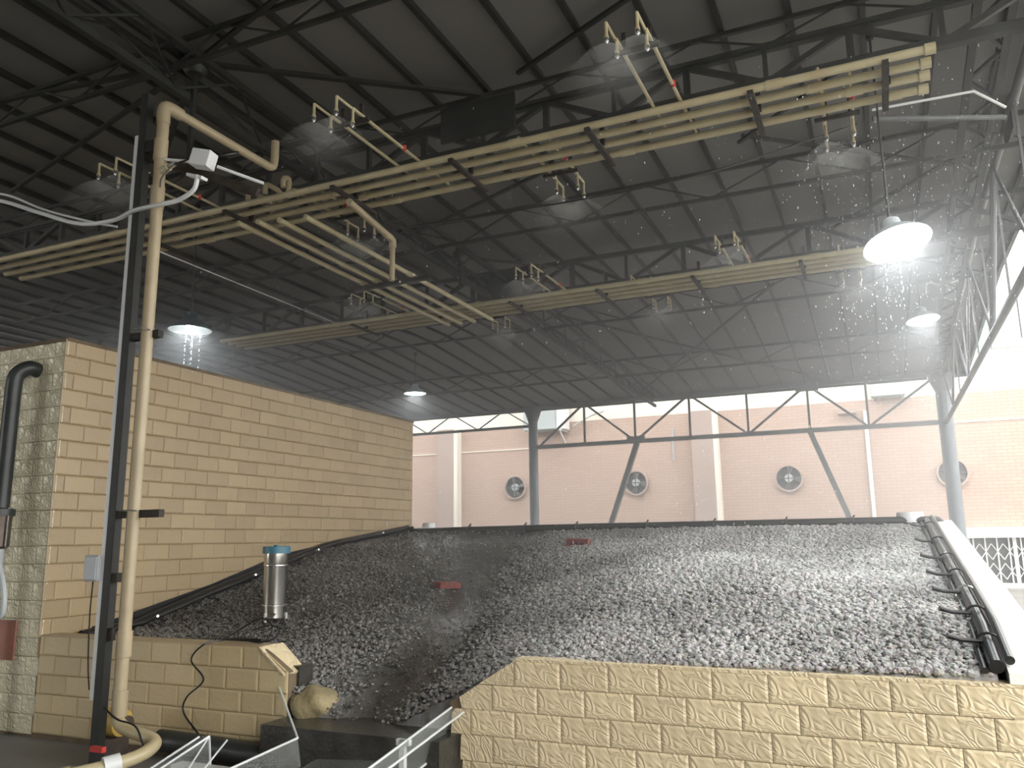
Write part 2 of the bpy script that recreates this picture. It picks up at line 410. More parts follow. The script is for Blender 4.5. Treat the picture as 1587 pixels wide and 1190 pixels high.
# right hand band girder seen through the haze
g2 = root('band_girder', (1.1, 10, 3.7), 'broad dark lattice band running back along the roof near the right eave', 'girder')
for dx in (-.12, .12):
    MB().bar((1.02+dx, 3.0, 3.94), (1.38+dx, 20, 3.42), .06, .05).build('chord', M_STEEL, g2)
y = 3.0; i = 0
while y < 19.6:
    t = (y-3)/17; x = 1.02+.36*t; z = 3.94-.52*t
    MB().bar((x-.12*(1 if i%2 else -1), y, z), (x+.12*(1 if i%2 else -1), y+.4, z-.012), .03).build('lacing_bar', M_STEEL, g2)
    y += .4; i += 1

# side truss along the open right side
sx = 1.45
st = root('side_truss', (sx, 12, 2.4), 'grey steel truss along the open right side of the shed', 'truss')
def zt(y): return np.interp(y, [5, 12, 20], [3.98, 3.93, 3.42])
MB().tube([(sx, 5.0, 3.98), (sx, 12, 3.93), (sx, 20, 3.42)], .045, 10).build('top_chord', M_STEELG, st)
MB().tube([(sx, 3.0, 2.46), (sx, 20, 2.40)], .045, 10).build('bottom_chord', M_STEELG, st)
ys = [5.0, 6.6, 8.2, 9.8, 11.4, 13.0, 14.6, 16.2, 17.8, 19.4]
for i, y in enumerate(ys):
    MB().bar((sx, y, zt(y)), (sx, y, 2.45), .022).build('vertical', M_STEELG, st)
    if i < len(ys)-1:
        y2 = ys[i+1]
        a, b = (zt(y), 2.45) if i % 2 else (2.45, zt(y2))
        MB().tube([(sx, y, a), (sx, y2, b)], .02 if i != 3 else .035, 8).build('diagonal', M_STEELG, st)
MB().box((sx, 8.6, 3.9), (.03, .55, .34)).build('gusset_plate', M_STEELG, st)
MB().box((sx, 11.4, 3.85), (.04, .3, .2)).build('gusset_plate', M_STEELG, st)
# horizontal tie from the right truss to the roof band
ht = root('roof_tie', (.8, 7.2, 3.45), 'thin pale horizontal tie tube reaching from the right truss to the pipe ends', 'tube')
MB().tube([(.22, 7.0, 3.52), (1.0, 7.2, 3.60), (1.24, 7.4, 3.5)], .012, 8).build('tube', M_GRILLE, ht)
MB().tube([(.22, 7.06, 3.47), (1.24, 7.46, 3.44)], .022, 8).build('tube', M_STEELG, ht)
# upper right wide truss continuing out to the right edge
MB().bar((1.2, 6.0, 3.55), (2.0, 5.8, 3.62), .03).build('roof_brace', M_STEELG, None, 'grey brace at the top right corner of the picture', 'brace')

# back truss, columns and struts
bt = root('eave_truss', (-3.4, 20, 2.42), 'grey steel truss spanning the back opening between the two columns', 'truss')
BZ1, BZ0 = 3.50, 2.42
MB().bar((-8.3, 20, BZ1), (1.45, 20, BZ1), .09, .09).build('top_chord', M_STEELG, bt)
MB().bar((-8.3, 20, BZ0), (1.45, 20, BZ0), .09, .10).build('bottom_chord', M_STEELG, bt)
nodes = [(-8.19, 0), (-6.89, 1), (-5.54, 0), (-4.14, 1), (-2.75, 0), (-1.36, 1), (-.1, 0), (1.41, 1)]
for (xa, u), (xb, v) in zip(nodes[:-1], nodes[1:]):
    MB().bar((xa, 20, BZ1 if u else BZ0), (xb, 20, BZ1 if v else BZ0), .05).build('diagonal', M_STEELG, bt)
for xa, u in nodes[1:-1]:
    MB().bar((xa, 20, BZ0), (xa, 20, BZ1), .05).build('vertical', M_STEELG, bt)
MB().box((-5.52, 19.97, 2.46), (.46, .10, .16)).build('gusset_plate', M_STEELG, bt)
MB().box((-1.36, 19.97, 3.46), (.50, .10, .22)).build('gusset_plate', M_STEELG, bt)
bt2 = root('eave_truss', (-14, 20, 2.9), 'thin grey truss at the back, left of the middle column', 'truss')
MB().bar((-20, 20, 3.48), (-8.3, 20, 3.48), .06).build('top_chord', M_STEELG, bt2)
MB().bar((-20, 20, 3.0), (-8.3, 20, 3.0), .07).build('bottom_chord', M_STEELG, bt2)
x = -8.4; i = 0
while x > -19:
    MB().bar((x, 20, 3.48 if i % 2 else 3.0), (x-.8, 20, 3.0 if i % 2 else 3.48), .028).build('diagonal', M_STEELG, bt2)
    x -= .8; i += 1
def column(x, y, r, top, label):
    c = root('steel_column', (x, y, GZ), label, 'column')
    MB().tube([(x, y, GZ), (x, y, top)], r, 24).build('shaft', M_COLUMN, c)
    MB().box((x, y, GZ+.015), (.5, .5, .03)).build('base_plate', M_STEELG, c)
    MB().lathe([(r, -.3), (r*1.9, .02), (r*1.9, .08), (0, .08)], (x, y, top-.05), 24).build('column_head', M_STEELG, c)
column(-8.35, 20, .125, 3.45, 'round grey steel column in the middle of the back opening')
column(1.45, 20, .15, 3.45, 'round blue grey steel column at the back right corner of the shed')
MB().bar((-5.5, 20, 2.38), (-6.38-.55, 20, GZ+.0), .12, .12).build('raking_strut', M_STEELG, None, 'slanted grey strut falling left from the back truss to the ground', 'strut')
MB().bar((-1.36, 20, 2.38), (-.06, 20, GZ+.0), .12, .12).build('raking_strut', M_STEELG, None, 'slanted grey strut falling right from the back truss to the ground', 'strut')

# ------------------------------------------------------------------ brick building behind
BY = 26.0
bb = root('brick_building', (-6, BY+2, GZ), 'long pink brick building with round fans behind the shed', 'building')
MB().bbox((-30, BY, GZ), (14, BY+4, 3.95)).build('brick_wall', M_BRICKW, bb)
MB().bbox((-30, BY+.02, 3.95), (14, BY+4, 5.1)).build('cream_parapet', M_CREAM, bb)
MB().bbox((-30, BY-.03, 3.10), (14, BY, 3.135)).build('string_course', M_CREAM, bb)
for x0, x1 in ((-14.5, -13.8), (-5.3, -4.62)):
    p = MB().bbox((x0, BY-.35, GZ), (x1, BY, 3.95)).build('pilaster', M_PILA, bb)
    MB().bbox((x1, BY-.35, GZ), (x1+.13, BY, 3.95)).build('lit_side_strip', M_CREAM, p)  # pale strip paints the lit side face of the pilaster
MB().tube([(-.2, BY-.1, 3.6), (-.22, BY-.1, GZ)], .055, 10).build('downpipe', M_WHITE, bb)
MB().tube([(-5.95, BY-.08, 3.5), (-5.95, BY-.08, 2.45)], .03, 8).build('thin_conduit', M_AC, bb)
MB().bbox((-.95, BY-.3, 3.55), (-.45, BY, 3.68)).build('lamp_bracket', M_GREEN if False else M_PILA, bb)
# window with folding security grille
wx0, wx1, wz0, wz1 = 2.05, 5.4, -1.30, -.10
MB().bbox((wx0, BY-.06, wz0), (wx1, BY-.01, wz1)).build('dark_opening', M_GLASSD, bb)
MB().bbox((wx0-.1, BY-.35, wz1), (wx1+.2, BY, wz1+.28)).build('white_lintel', M_CAP, bb)
MB().bbox((wx0-.1, BY-.25, wz0-.15), (wx1+.2, BY, wz0)).build('white_sill', M_CAP, bb)
gr = root('security_grille', ((wx0+wx1)/2, BY-.14, wz0), 'white folding lattice grille in front of the window of the brick building', 'grille')
for xm in (wx0+.02, wx0+1.12, wx0+2.22, wx1-.02):
    MB().bbox((xm-.045, BY-.17, wz0), (xm+.045, BY-.11, wz1)).build('mullion', M_GRILLE, gr)
for kx in range(12):
    xx = wx0 + .28*kx + .15
    if xx < wx1: MB().bar((xx, BY-.14, wz0), (xx, BY-.14, wz1), .035).build('upright_bar', M_GRILLE, gr)
    for zz in (wz0+.1, wz0+.62):
        for a, b in ((0, .42), (.42, 0)):
            if xx+.14 < wx1: MB().bar((xx-.14, BY-.125, zz+a), (xx+.14, BY-.125, zz+b), .022).build('cross_bar', M_GRILLE, gr)
# cream wall side of the yard beyond the right side
def fan(x, z, label):
    r = root('exhaust_fan', (x, BY-.1, z), label, 'fan', None)
    R = Matrix.Rotation(PI/2, 3, 'X')
    MB().lathe([(.41, .0), (.41, .12), (.36, .12), (.36, .0)], (x, BY, z), 32, R).build('rim', M_PILA, r)
    MB().lathe([(0, .02), (.36, .02)], (x, BY, z), 32, R).build('duct', M_GLASSD, r)
    MB().lathe([(0, .14), (.12, .14), (.13, .08), (.13, .03)], (x, BY, z), 16, R).build('hub', M_AC, r)
    for k in range(4):
        a = k*PI/2 + .5 + x
        c, s = math.cos(a), math.sin(a); c2, s2 = math.cos(a+.55), math.sin(a+.55)
        MB().poly([(x+.11*c, BY-.09, z+.11*s), (x+.35*c, BY-.10, z+.35*s), (x+.35*c2, BY-.05, z+.35*s2), (x+.11*c2, BY-.05, z+.11*s2)], .01).build('blade', M_FAN, r)
    MB().bar((x-.36, BY-.14, z), (x+.36, BY-.14, z), .03).bar((x, BY-.14, z-.36), (x, BY-.14, z+.36), .03).build('guard_bar', M_FAN, r)
for x, z, lb in ((-11.53, 1.79, 'round wall fan left of the middle column'), (-7.22, 1.78, 'round wall fan beside the left raking strut'),
                 (-2.48, 1.73, 'round wall fan left of the right raking strut'), (1.9, 1.70, 'round wall fan half hidden by the right column')):
    fan(x, z, lb)
# outdoor air units on brackets
a = root('air_conditioner_unit', (-10.0, BY-.4, 3.62), 'pale outdoor air unit on brackets right of the middle column', 'air unit')
MB().bbox((-10.9, BY-.75, 3.64), (-9.75, BY-.12, 4.55)).build('casing', M_AC, a, bevel=.03)
MB().bbox((-9.75, BY-.65, 3.64), (-9.45, BY-.12, 4.55)).build('side_panel', M_WHITE, a, bevel=.02)
for x in (-10.7, -9.6):
    MB().bar((x, BY-.75, 3.62), (x, BY, 3.62), .05).bar((x, BY-.7, 3.6), (x, BY-.02, 3.1), .04).build('bracket', M_GRILLE, a)
MB().tube([(-9.3, BY-.2, 3.75), (-8.9, BY-.25, 3.95), (-8.6, BY-.2, 4.1), (-8.2, BY-.2, 4.2)], .03, 8).build('refrigerant_line', M_AC, a)
a = root('air_conditioner_unit', (.6, BY-.3, 3.9), 'dark small outdoor unit high beside the right column', 'air unit')
MB().bbox((.0, BY-.5, 3.95), (.9, BY-.1, 4.6)).build('casing', M_AC, a, bevel=.03)
for x in (.1, .8): MB().bar((x, BY-.5, 3.93), (x, BY, 3.93), .05).build('bracket', M_STEELG, a)
# pale building beyond on the right
nb = root('pale_building', (9, 33, GZ), 'overexposed white building with green strip beyond the right eave', 'building')
MB().bbox((3.4, 31, GZ), (16, 34, 9.0)).build('white_wall', M_CAP, nb)
MB().bbox((3.85, 30.8, 6.1), (4.7, 31, 8.2)).build('shutter', M_AC, nb)
MB().bbox((4.75, 30.8, 6.4), (5.6, 31, 8.5)).build('shutter', M_AC, nb)
MB().bbox((3.45, 30.85, 5.4), (3.8, 31, 7.4)).build('green_strip', M_GREEN, nb)

# ------------------------------------------------------------------ tiles
TW, TH, GAP = .28, .14, .003
def tile_mesh(wd, ht, m, name='tile'):
    bm = bmesh.new(); t = .012
    x, z, e = wd/2-GAP/2, ht/2-GAP/2, min(.014, wd*.2)
    o = [bm.verts.new(v) for v in ((-x, 0, -z), (x, 0, -z), (x, 0, z), (-x, 0, z))]
    mi = [bm.verts.new(v) for v in ((-x, -t*.55, -z), (x, -t*.55, -z), (x, -t*.55, z), (-x, -t*.55, z))]
    i = [bm.verts.new(v) for v in ((-x+e, -t, -z+e*.8), (x-e, -t, -z+e*.8), (x-e, -t, z-e*.8), (-x+e, -t, z-e*.8))]
    for k in range(4):
        j = (k+1) % 4
        bm.faces.new((o[k], o[j], mi[j], mi[k])); bm.faces.new((mi[k], mi[j], i[j], i[k]))
    bm.faces.new(i); bm.normal_update()
    me = bpy.data.meshes.new(name); bm.to_mesh(me); bm.free(); me.materials.append(m); return me
TM = {}
def tile(wd, m, ht=TH):
    key = (round(wd, 3), round(ht, 3), m.name)
    if key not in TM: TM[key] = tile_mesh(wd, ht, m)
    return TM[key]
def tile_wall(par, ploc, face, a0, a1, z0, z1, fixed, m, off=0, skip=None):
    """face 'y': tiles on the plane y=fixed looking to -y, running along x; face 'x': plane x=fixed looking to +x, running along y"""
    row = 0; z = z1
    while z - .02 > z0:
        s = a0 - TW + (off + (TW/2 if row % 2 else 0)) % TW
        while s < a1:
            lo, hi = max(s, a0), min(s+TW, a1)
            if hi - lo > .03:
                c = (lo+hi)/2; zc = z - TH/2
                if not (skip and skip(c, zc)):
                    o = bpy.data.objects.new('tile', tile(hi-lo, m)); COL.objects.link(o); o.parent = par
                    j = random.uniform(0, .002)
                    if face == 'y': o.location = Vector((c, fixed-j, zc)) - Vector(ploc)
                    else:
                        o.location = Vector((fixed+j, c, zc)) - Vector(ploc); o.rotation_euler = (0, 0, PI/2)
            s += TW
        z -= TH; row += 1

FY = 4.45; TZ = -.675
LE = [(4.4, -.78), (5.27, -.72), (6.0, -.53), (6.85, -.33), (7.93, -.08), (9.75, .13)]
RE = [(4.4, -.685), (5.0, -.52), (6.0, -.38), (6.9, -.27), (9.75, .10)]
def LZ(y): return np.interp(y, [a for a, b in LE], [b for a, b in LE])
def RZ(y): return np.interp(y, [a for a, b in RE], [b for a, b in RE])

# tall tiled block on the left: its side wall and its front wall
bl = (-8, 7.0, GZ)
blk = root('wall_left', bl, kind='structure', label='tall ochre tiled side wall of the block left of the soil bed')
MB().bbox((-10.5, FY+.02, GZ), (-6.015, 9.93, 1.66)).build('block_core', M_JOINT, blk)
tile_wall(blk, bl, 'x', 4.44, 9.94, -.8, 1.68, -6.015, M_TILES, .10, skip=lambda y, z: z + TH/2 < LZ(y) - .02)
MB().bbox((-10.5, FY+.0, 1.66), (-6.0, 9.95, 1.69)).build('block_coping', M_JOINT, blk)
fl = (-8, FY, GZ)
fw = root('wall_front', fl, kind='structure', label='wet shiny cream tiled front of the left block')
tile_wall(fw, fl, 'y', -8.4, -6.0, -1.4, 1.68, FY+.018, M_TILEW, .0)

# low retaining walls in front of the soil bed
def low_wall(name, pts, loc, label):
    r = root(name, loc, kind='structure', label=label)
    MB().poly(pts, .16, (0, -1, 0)).build('wall_core', M_JOINT, r)
    return r
def clip_tile(par, ploc, poly2, y, m):
    """a cut tile given by its outline in x,z"""
    pts = [(x, y-.010, z) for x, z in poly2]
    b = MB(); b.poly(pts, .012, (0, -1, 0))
    return b.build('tile', m, par)
lw1 = (-4.8, FY, GZ)
w1 = low_wall('wall_lower_left', [(-6.0, FY+.005, GZ), (-3.62, FY+.005, GZ), (-3.62, FY+.005, -.83), (-3.81, FY+.005, -.69), (-6.0, FY+.005, -.69)], lw1, 'low ochre tiled retaining wall left of the drain opening')
tile_wall(w1, lw1, 'y', -5.99, -3.835, -.82, -.68, FY+.004, M_TILEL, .04)
tile_wall(w1, lw1, 'y', -5.99, -3.61, GZ+.06, -.82, FY+.004, M_TILEL, .18)
clip_tile(w1, lw1, [(-3.83, -.817), (-3.625, -.817), (-3.83, -.684)], FY+.002, M_TILEL)
# slanted capping tile
MB().poly([(-3.84, FY-.02, -.675), (-3.625, FY-.02, -.84), (-3.60, FY+.17, -.83), (-3.80, FY+.17, -.665)], .014).build('capping_tile', M_TILE, w1, label='slanted cream capping tile')
MB().bbox((-5.98, FY-.005, -.682), (-3.83, FY+.15, -.67)).build('coping', M_TILES, w1)

lw2 = (-1, FY, GZ)
w2 = low_wall('wall_lower_right', [(-2.34, FY+.005, GZ), (.9, FY+.005, GZ), (.9, FY+.005, -.69), (-2.0, FY+.005, -.69), (-2.28, FY+.005, -.86), (-2.42, FY+.005, -.93), (-2.40, FY+.005, -1.2)], lw2, 'low cream relief tiled retaining wall right of the drain opening')
tile_wall(w2, lw2, 'y', -2.0, .9, -.82, -.68, FY+.004, M_TILE)
for kk, (a0_, xe, cut) in enumerate(((-2.14, -2.355, .07), (-2.28, -2.405, .012), (-2.14, -2.345, .0), (-2.28, -2.335, .0))):
    zt_ = -.82 - TH*kk
    tile_wall(w2, lw2, 'y', a0_, .9, zt_-TH, zt_, FY+.004, M_TILE)
    z1_, z0_ = zt_ - GAP/2, zt_ - TH + GAP/2
    clip_tile(w2, lw2, [(xe+(0 if kk != 0 else .02), z0_), (a0_-GAP, z0_), (a0_-GAP, z1_), (xe+cut*1.7+.008, z1_), (xe+.004, z1_-.02-cut*.8)], FY+.002, M_TILE)
clip_tile(w2, lw2, [(-2.225, -.817), (-2.003, -.817), (-2.003, -.684)], FY+.002, M_TILE)
MB().bbox((-2.0, FY-.008, -.682), (.9, FY+.12, -.668)).build('coping', M_TILE, w2)

# ------------------------------------------------------------------ soil bed
X0, X1, Y0, Y1 = -6.0, .42, FY+.06, 9.72
NX, NY = 500, 400
gx = np.linspace(X0, X1, NX); gy = Y0 + (Y1-Y0)*np.linspace(0, 1, NY)**1.15
XX, YY = np.meshgrid(gx, gy)
def base_h(X, Y):
    s = np.clip((X+6)/6.4, 0, 1)
    h = LZ(Y)*(1-s) + RZ(Y)*s
    ax = -3.05 - .22*(Y-4.5) + .15*np.sin((Y-4.5)*1.3)
    Dp = .40*np.exp(-(Y-4.5)/1.0) + .12*np.exp(-((Y-6.8)/1.8)**2)
    wd = .72 + .16*(Y-4.5)
    h = h - Dp*np.exp(-((X-ax)/wd)**2)
    h = h + .05*np.sin(X*1.9+Y*.7)*np.sin(Y*1.1)*np.clip((Y-4.6)/1, 0, 1)*np.clip((9.7-Y)/1.5, 0, 1)
    h = h + .07*np.exp(-((X+1.0)/1.3)**2)*np.exp(-((Y-6.2)/1.1)**2)
    return h
def clods(X, Y, cell, seed):
    r = np.random.default_rng(seed)
    nx_ = int(8/cell)+4; ny_ = int(7/cell)+4
    ox = r.random((ny_, nx_)); oy = r.random((ny_, nx_)); hh = .35+.65*r.random((ny_, nx_)); rr = .5+.45*r.random((ny_, nx_))
    u = (X+6.3)/cell; v = (Y-4.0)/cell; iu = u.astype(int); iv = v.astype(int)
    best = np.zeros_like(X)
    for du in (-1, 0, 1):
        for dv in (-1, 0, 1):
            a_ = np.clip(iu+du, 0, nx_-1); b_ = np.clip(iv+dv, 0, ny_-1)
            dx = u-(a_+ox[b_, a_]); dy = v-(b_+oy[b_, a_])
            d = 1-(dx*dx+dy*dy)/(rr[b_, a_]**2)
            best = np.maximum(best, np.sqrt(np.maximum(d, 0))*hh[b_, a_])
    return best*cell*.55
HB = base_h(XX, YY)
ax_ = -3.05 - .22*(YY-4.5) + .15*np.sin((YY-4.5)*1.3)
wet = np.exp(-((XX-ax_)/(.38+.05*(YY-4.5)))**2)              # the washed runoff channel is smoother
wet = np.maximum(wet, np.exp(-(((XX+4.6)/1.0)**2+((YY-9.2)/1.3)**2)))
wet = np.maximum(wet, .85*np.clip((-1.6-XX)/2.6, 0, 1))  # wet left side, with its shade painted in as a smooth darkening
amp = 1 - .85*np.clip(wet, 0, 1)
amp = amp*(.55+.45*np.clip((XX+4.6)/2.2, 0, 1))
HH = HB + (.8*clods(XX, YY, .075, 1) + .6*clods(XX, YY, .04, 2))*amp - .02
YY[0, :] = YY[1, :]; HH[0, :] = -1.38
idx = np.arange(NX*NY).reshape(NY, NX)
quads = np.stack([idx[:-1, :-1], idx[:-1, 1:], idx[1:, 1:], idx[1:, :-1]], -1).reshape(-1, 4)
me = bpy.data.meshes.new('soil_bed')
sl = Vector((-2.8, 7.1, -.5))
co = np.stack([XX-sl.x, YY-sl.y, HH-sl.z], -1).reshape(-1, 3).astype(np.float32)
me.vertices.add(NX*NY); me.vertices.foreach_set('co', co.ravel())
nq = len(quads); me.loops.add(nq*4); me.loops.foreach_set('vertex_index', quads.ravel().astype(np.int32))
me.polygons.add(nq); me.polygons.foreach_set('loop_start', np.arange(0, nq*4, 4, dtype=np.int32))
me.polygons.foreach_set('loop_total', np.full(nq, 4, dtype=np.int32)); me.polygons.foreach_set('use_smooth', np.ones(nq, bool))
me.update(calc_edges=True); me.materials.append(M_SOIL)
wa = me.attributes.new('wetness_shade', 'FLOAT', 'POINT'); wa.data.foreach_set('value', np.clip(wet, 0, 1).astype(np.float32).ravel())
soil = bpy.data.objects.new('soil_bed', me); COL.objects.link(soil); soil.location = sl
tag(soil, 'sloping bed of wet grey clod soil between the tiled walls', 'soil', kind='stuff')
def soil_z(x, y): return float(base_h(np.array([[x]]), np.array([[y]]))[0, 0])

# loose clods covering the bed: one mesh of small irregular lumps
def lumps(n, seed):
    r = np.random.default_rng(seed)
    t = (1+5**.5)/2
    V = np.array([(-1,t,0),(1,t,0),(-1,-t,0),(1,-t,0),(0,-1,t),(0,1,t),(0,-1,-t),(0,1,-t),(t,0,-1),(t,0,1),(-t,0,-1),(-t,0,1)], float)/1.9
    F = np.array([(0,11,5),(0,5,1),(0,1,7),(0,7,10),(0,10,11),(1,5,9),(5,11,4),(11,10,2),(10,7,6),(7,1,8),(3,9,4),(3,4,2),(3,2,6),(3,6,8),(3,8,9),(4,9,5),(2,4,11),(6,2,10),(8,6,7),(9,8,1)])
    x = X0+.03 + (X1-X0-.05)*r.random(n); y = Y0+.004 + (9.68-Y0-.004)*r.random(n)**1.25
    ax = -3.05 - .22*(y-4.5) + .15*np.sin((y-4.5)*1.3)
    damp_shade = .85*np.clip((-1.6-x)/2.6, 0, 1)  # same left darkening for the lumps: moisture plus painted shade
    wt = np.maximum(np.exp(-((x-ax)/(.38+.05*(y-4.5)))**2), np.exp(-(((x+4.6)/1.0)**2+((y-9.2)/1.3)**2)))
    keep = r.random(n) > .93*wt*(.75+.5*r.random(n)); keep &= r.random(n) < .50+.50*np.clip((x+4.8)/2.2, 0, 1)
    wet_shade = np.maximum(wt, damp_shade)[keep]; x = x[keep]; y = y[keep]; m = len(x)
    z = base_h(x[None, :], y[None, :])[0]
    sz = (.0065 + .0145*r.random(m)**2.2)*(1+.05*(y-4.5))*(1-.25*wet_shade)
    P = V[None]*(1+.45*(r.random((m, 12, 1))-.5)); P = P*np.stack([.7+.7*r.random(m), .7+.7*r.random(m), .55+.5*r.random(m)], -1)[:, None, :]
    a = r.random(m)*2*PI; c, s_ = np.cos(a), np.sin(a)
    X = P[..., 0]*c[:, None]-P[..., 1]*s_[:, None]; Y = P[..., 0]*s_[:, None]+P[..., 1]*c[:, None]
    P = np.stack([X, Y, P[..., 2]], -1)*sz[:, None, None]
    P += np.stack([x, y, z + sz*.35 + .012*r.random(m)], -1)[:, None, :]
    return P.reshape(-1, 3), np.repeat(wet_shade, 12), (F[None]+12*np.arange(m)[:, None, None]).reshape(-1, 3)
P, WC, F = lumps(105000, 5)
P = P - np.array([sl.x, sl.y, sl.z])
me = bpy.data.meshes.new('soil_clods'); me.vertices.add(len(P)); me.vertices.foreach_set('co', P.astype(np.float32).ravel())
me.loops.add(len(F)*3); me.loops.foreach_set('vertex_index', F.astype(np.int32).ravel()); me.polygons.add(len(F))
me.polygons.foreach_set('loop_start', np.arange(0, len(F)*3, 3, dtype=np.int32)); me.polygons.foreach_set('loop_total', np.full(len(F), 3, dtype=np.int32))
me.polygons.foreach_set('use_smooth', np.zeros(len(F), bool))
me.update(calc_edges=True); me.materials.append(M_SOIL)
wa = me.attributes.new('wetness_shade', 'FLOAT', 'POINT'); wa.data.foreach_set('value', np.clip(WC, 0, 1).astype(np.float32))
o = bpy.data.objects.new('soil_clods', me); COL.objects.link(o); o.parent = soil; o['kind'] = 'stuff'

# retaining structure under the bed: right wall with glazed coping, back kerb
rw = root('wall_right', (.56, 7, GZ), kind='structure', label='right side wall of the soil bed with a bright glazed sloping coping')
ysr = [4.45, 5.0, 6.0, 6.9, 8.3, 9.85]
for ya, yb in zip(ysr[:-1], ysr[1:]):
    za, zb = RZ(ya)+.05, RZ(yb)+.05
    MB().add([(.46, ya, GZ), (.66, ya, GZ), (.66, yb, GZ), (.46, yb, GZ), (.46, ya, za), (.66, ya, za), (.66, yb, zb), (.46, yb, zb)],
             [(0,3,2,1),(4,5,6,7),(0,1,5,4),(1,2,6,5),(2,3,7,6),(3,0,4,7)]).build('wall_section', M_CAP, rw)
rk = root('wall_back', (-2.8, 9.85, GZ), kind='structure', label='dark kerb along the top back edge of the soil bed')
MB().bbox((-6.0, 9.72, GZ), (.6, 9.9, .12)).build('kerb', M_WETCONC, rk)
# sill and basin of the drain opening
sb = root('drain_basin', (-3, 4.5, GZ), 'dark wet concrete outlet sill and basin between the two low walls', 'basin')
MB().bbox((-3.62, 4.22, GZ), (-2.36, 4.62, -1.10)).build('sill', M_WETCONC, sb)
MB().bbox((-3.74, FY+.10, GZ), (-3.60, FY+.24, -.80)).build('cheek_wall', M_WETCONC, sb)
MB().bbox((-2.42, FY+.10, GZ), (-2.30, FY+.24, -.93)).build('cheek_wall', M_WETCONC, sb)
MB().bbox((-3.60, 2.9, GZ), (-2.30, 4.22, GZ+.10)).build('basin_floor', M_WETCONC, sb)
bmst = bmesh.new(); bmesh.ops.create_icosphere(bmst, subdivisions=3, radius=.16)
for v in bmst.verts:
    n = v.co.normalized(); v.co *= 1 + .16*math.sin(n.x*5+n.z*3)*math.cos(n.y*4); v.co.z *= .75
me = bpy.data.meshes.new('boulder'); bmst.to_mesh(me); bmst.free(); me.materials.append(M_STONE)
for p in me.polygons: p.use_smooth = True
o = bpy.data.objects.new('boulder', me); COL.objects.link(o); o.location = (-3.50, 4.60, -1.05)
tag(o, 'muddy yellow stone lodged beside the left side of the drain opening', 'stone')

# clear acrylic chute
ch = root('acrylic_chute', (-2.8, 3.9, GZ), 'clear acrylic runoff chute in front of the drain opening', 'chute')
def sheet(name, pts, th=.006, edges=()):
    o = MB().poly(pts, th).build(name, M_ACRYL, ch)
    for i, j in edges: MB().tube([pts[i], pts[j]], .007, 6).build('polished_edge', M_ACRYLE, o)
A_, B_ = (-2.38, 4.40, -.95), (-2.42, 3.35, -1.14)
A2, B2 = (-2.44, 4.40, -1.19), (-2.46, 3.35, -1.36)
sheet('right_side_sheet', [A_, B_, B2, A2], edges=((0, 1), (3, 2)))
sheet('right_lip', [A_, B_, (-2.34, 3.35, -1.15), (-2.30, 4.40, -.97)], edges=((3, 2),))
C_, D_ = (-3.20, 4.05, -1.11), (-3.22, 3.30, -1.17)
sheet('left_side_sheet', [C_, D_, (-3.19, 3.30, -1.38), (-3.17, 4.05, -1.26)], edges=((0, 1),))
sheet('left_wing', [(-3.66, 4.43, -.92), C_, (-3.17, 4.05, -1.26), (-3.62, 4.40, -1.20)], edges=((0, 1),))
sheet('chute_floor', [(-3.17, 4.2, -1.26), (-2.44, 4.2, -1.21), (-2.46, 3.3, -1.36), (-3.19, 3.3, -1.38)])
sheet('far_left_sheet', [(-3.82, 4.0, -1.14), (-3.84, 3.55, -1.27), (-3.82, 3.55, -1.40), (-3.80, 4.0, -1.30)], edges=((0, 1), (0, 3)))
sheet('far_left_lip', [(-3.82, 4.0, -1.14), (-3.84, 3.55, -1.27), (-3.92, 3.55, -1.28), (-3.90, 4.0, -1.15)], edges=((3, 2),))
MB().tube([(-3.68, 4.0, -1.15), (-3.60, 3.7, -1.27)], .006, 6).tube([(-3.82, 4.0, -1.14), (-3.78, 3.78, -1.3)], .006, 6).build('acrylic_stay', M_ACRYLE, ch)
MB().bbox((-2.44, 3.93, -1.18), (-2.41, 3.96, -1.03)).bbox((-2.46, 3.93, -1.06), (-2.38, 3.96, -1.03)).build('corner_clip', M_ACRYLE, ch)

# loose red bricks
def red_brick(x, y, rz, label, holes):
    z = soil_z(x, y) + .035
    r = root('red_brick', (x, y, z), label, 'brick', None, rot=(.08, .05, rz))
    bm = bmesh.new(); bmesh.ops.create_cube(bm, size=1)
    for v in bm.verts: v.co = Vector((v.co.x*.24, v.co.y*.115, v.co.z*.055 if not holes else v.co.z*.09))
    bmesh.ops.bevel(bm, geom=bm.edges[:], offset=.008, segments=2)
    me = bpy.data.meshes.new('brick_body'); bm.to_mesh(me); bm.free(); me.materials.append(M_REDBRICK)
    o = bpy.data.objects.new('brick_body', me); COL.objects.link(o); o.parent = r
    if holes:
        hb = MB()
        for dx in (-.06, .0, .06): hb.lathe([(0, .0), (.016, .0), (.016, .004), (0, .004)], (dx, -.0585, 0), 12, Matrix.Rotation(PI/2, 3, 'X'))
        me2 = bpy.data.meshes.new('core_hole'); me2.from_pydata(hb.v, [], hb.f); me2.materials.append(M_BLACK)
        o2 = bpy.data.objects.new('core_hole', me2); COL.objects.link(o2); o2.parent = r
red_brick(-3.86, 7.05, 1.1, 'small red brick lying end-on in the left of the soil bed', False)
red_brick(-3.02, 8.45, .05, 'perforated red brick lying flat near the top of the soil bed', True)

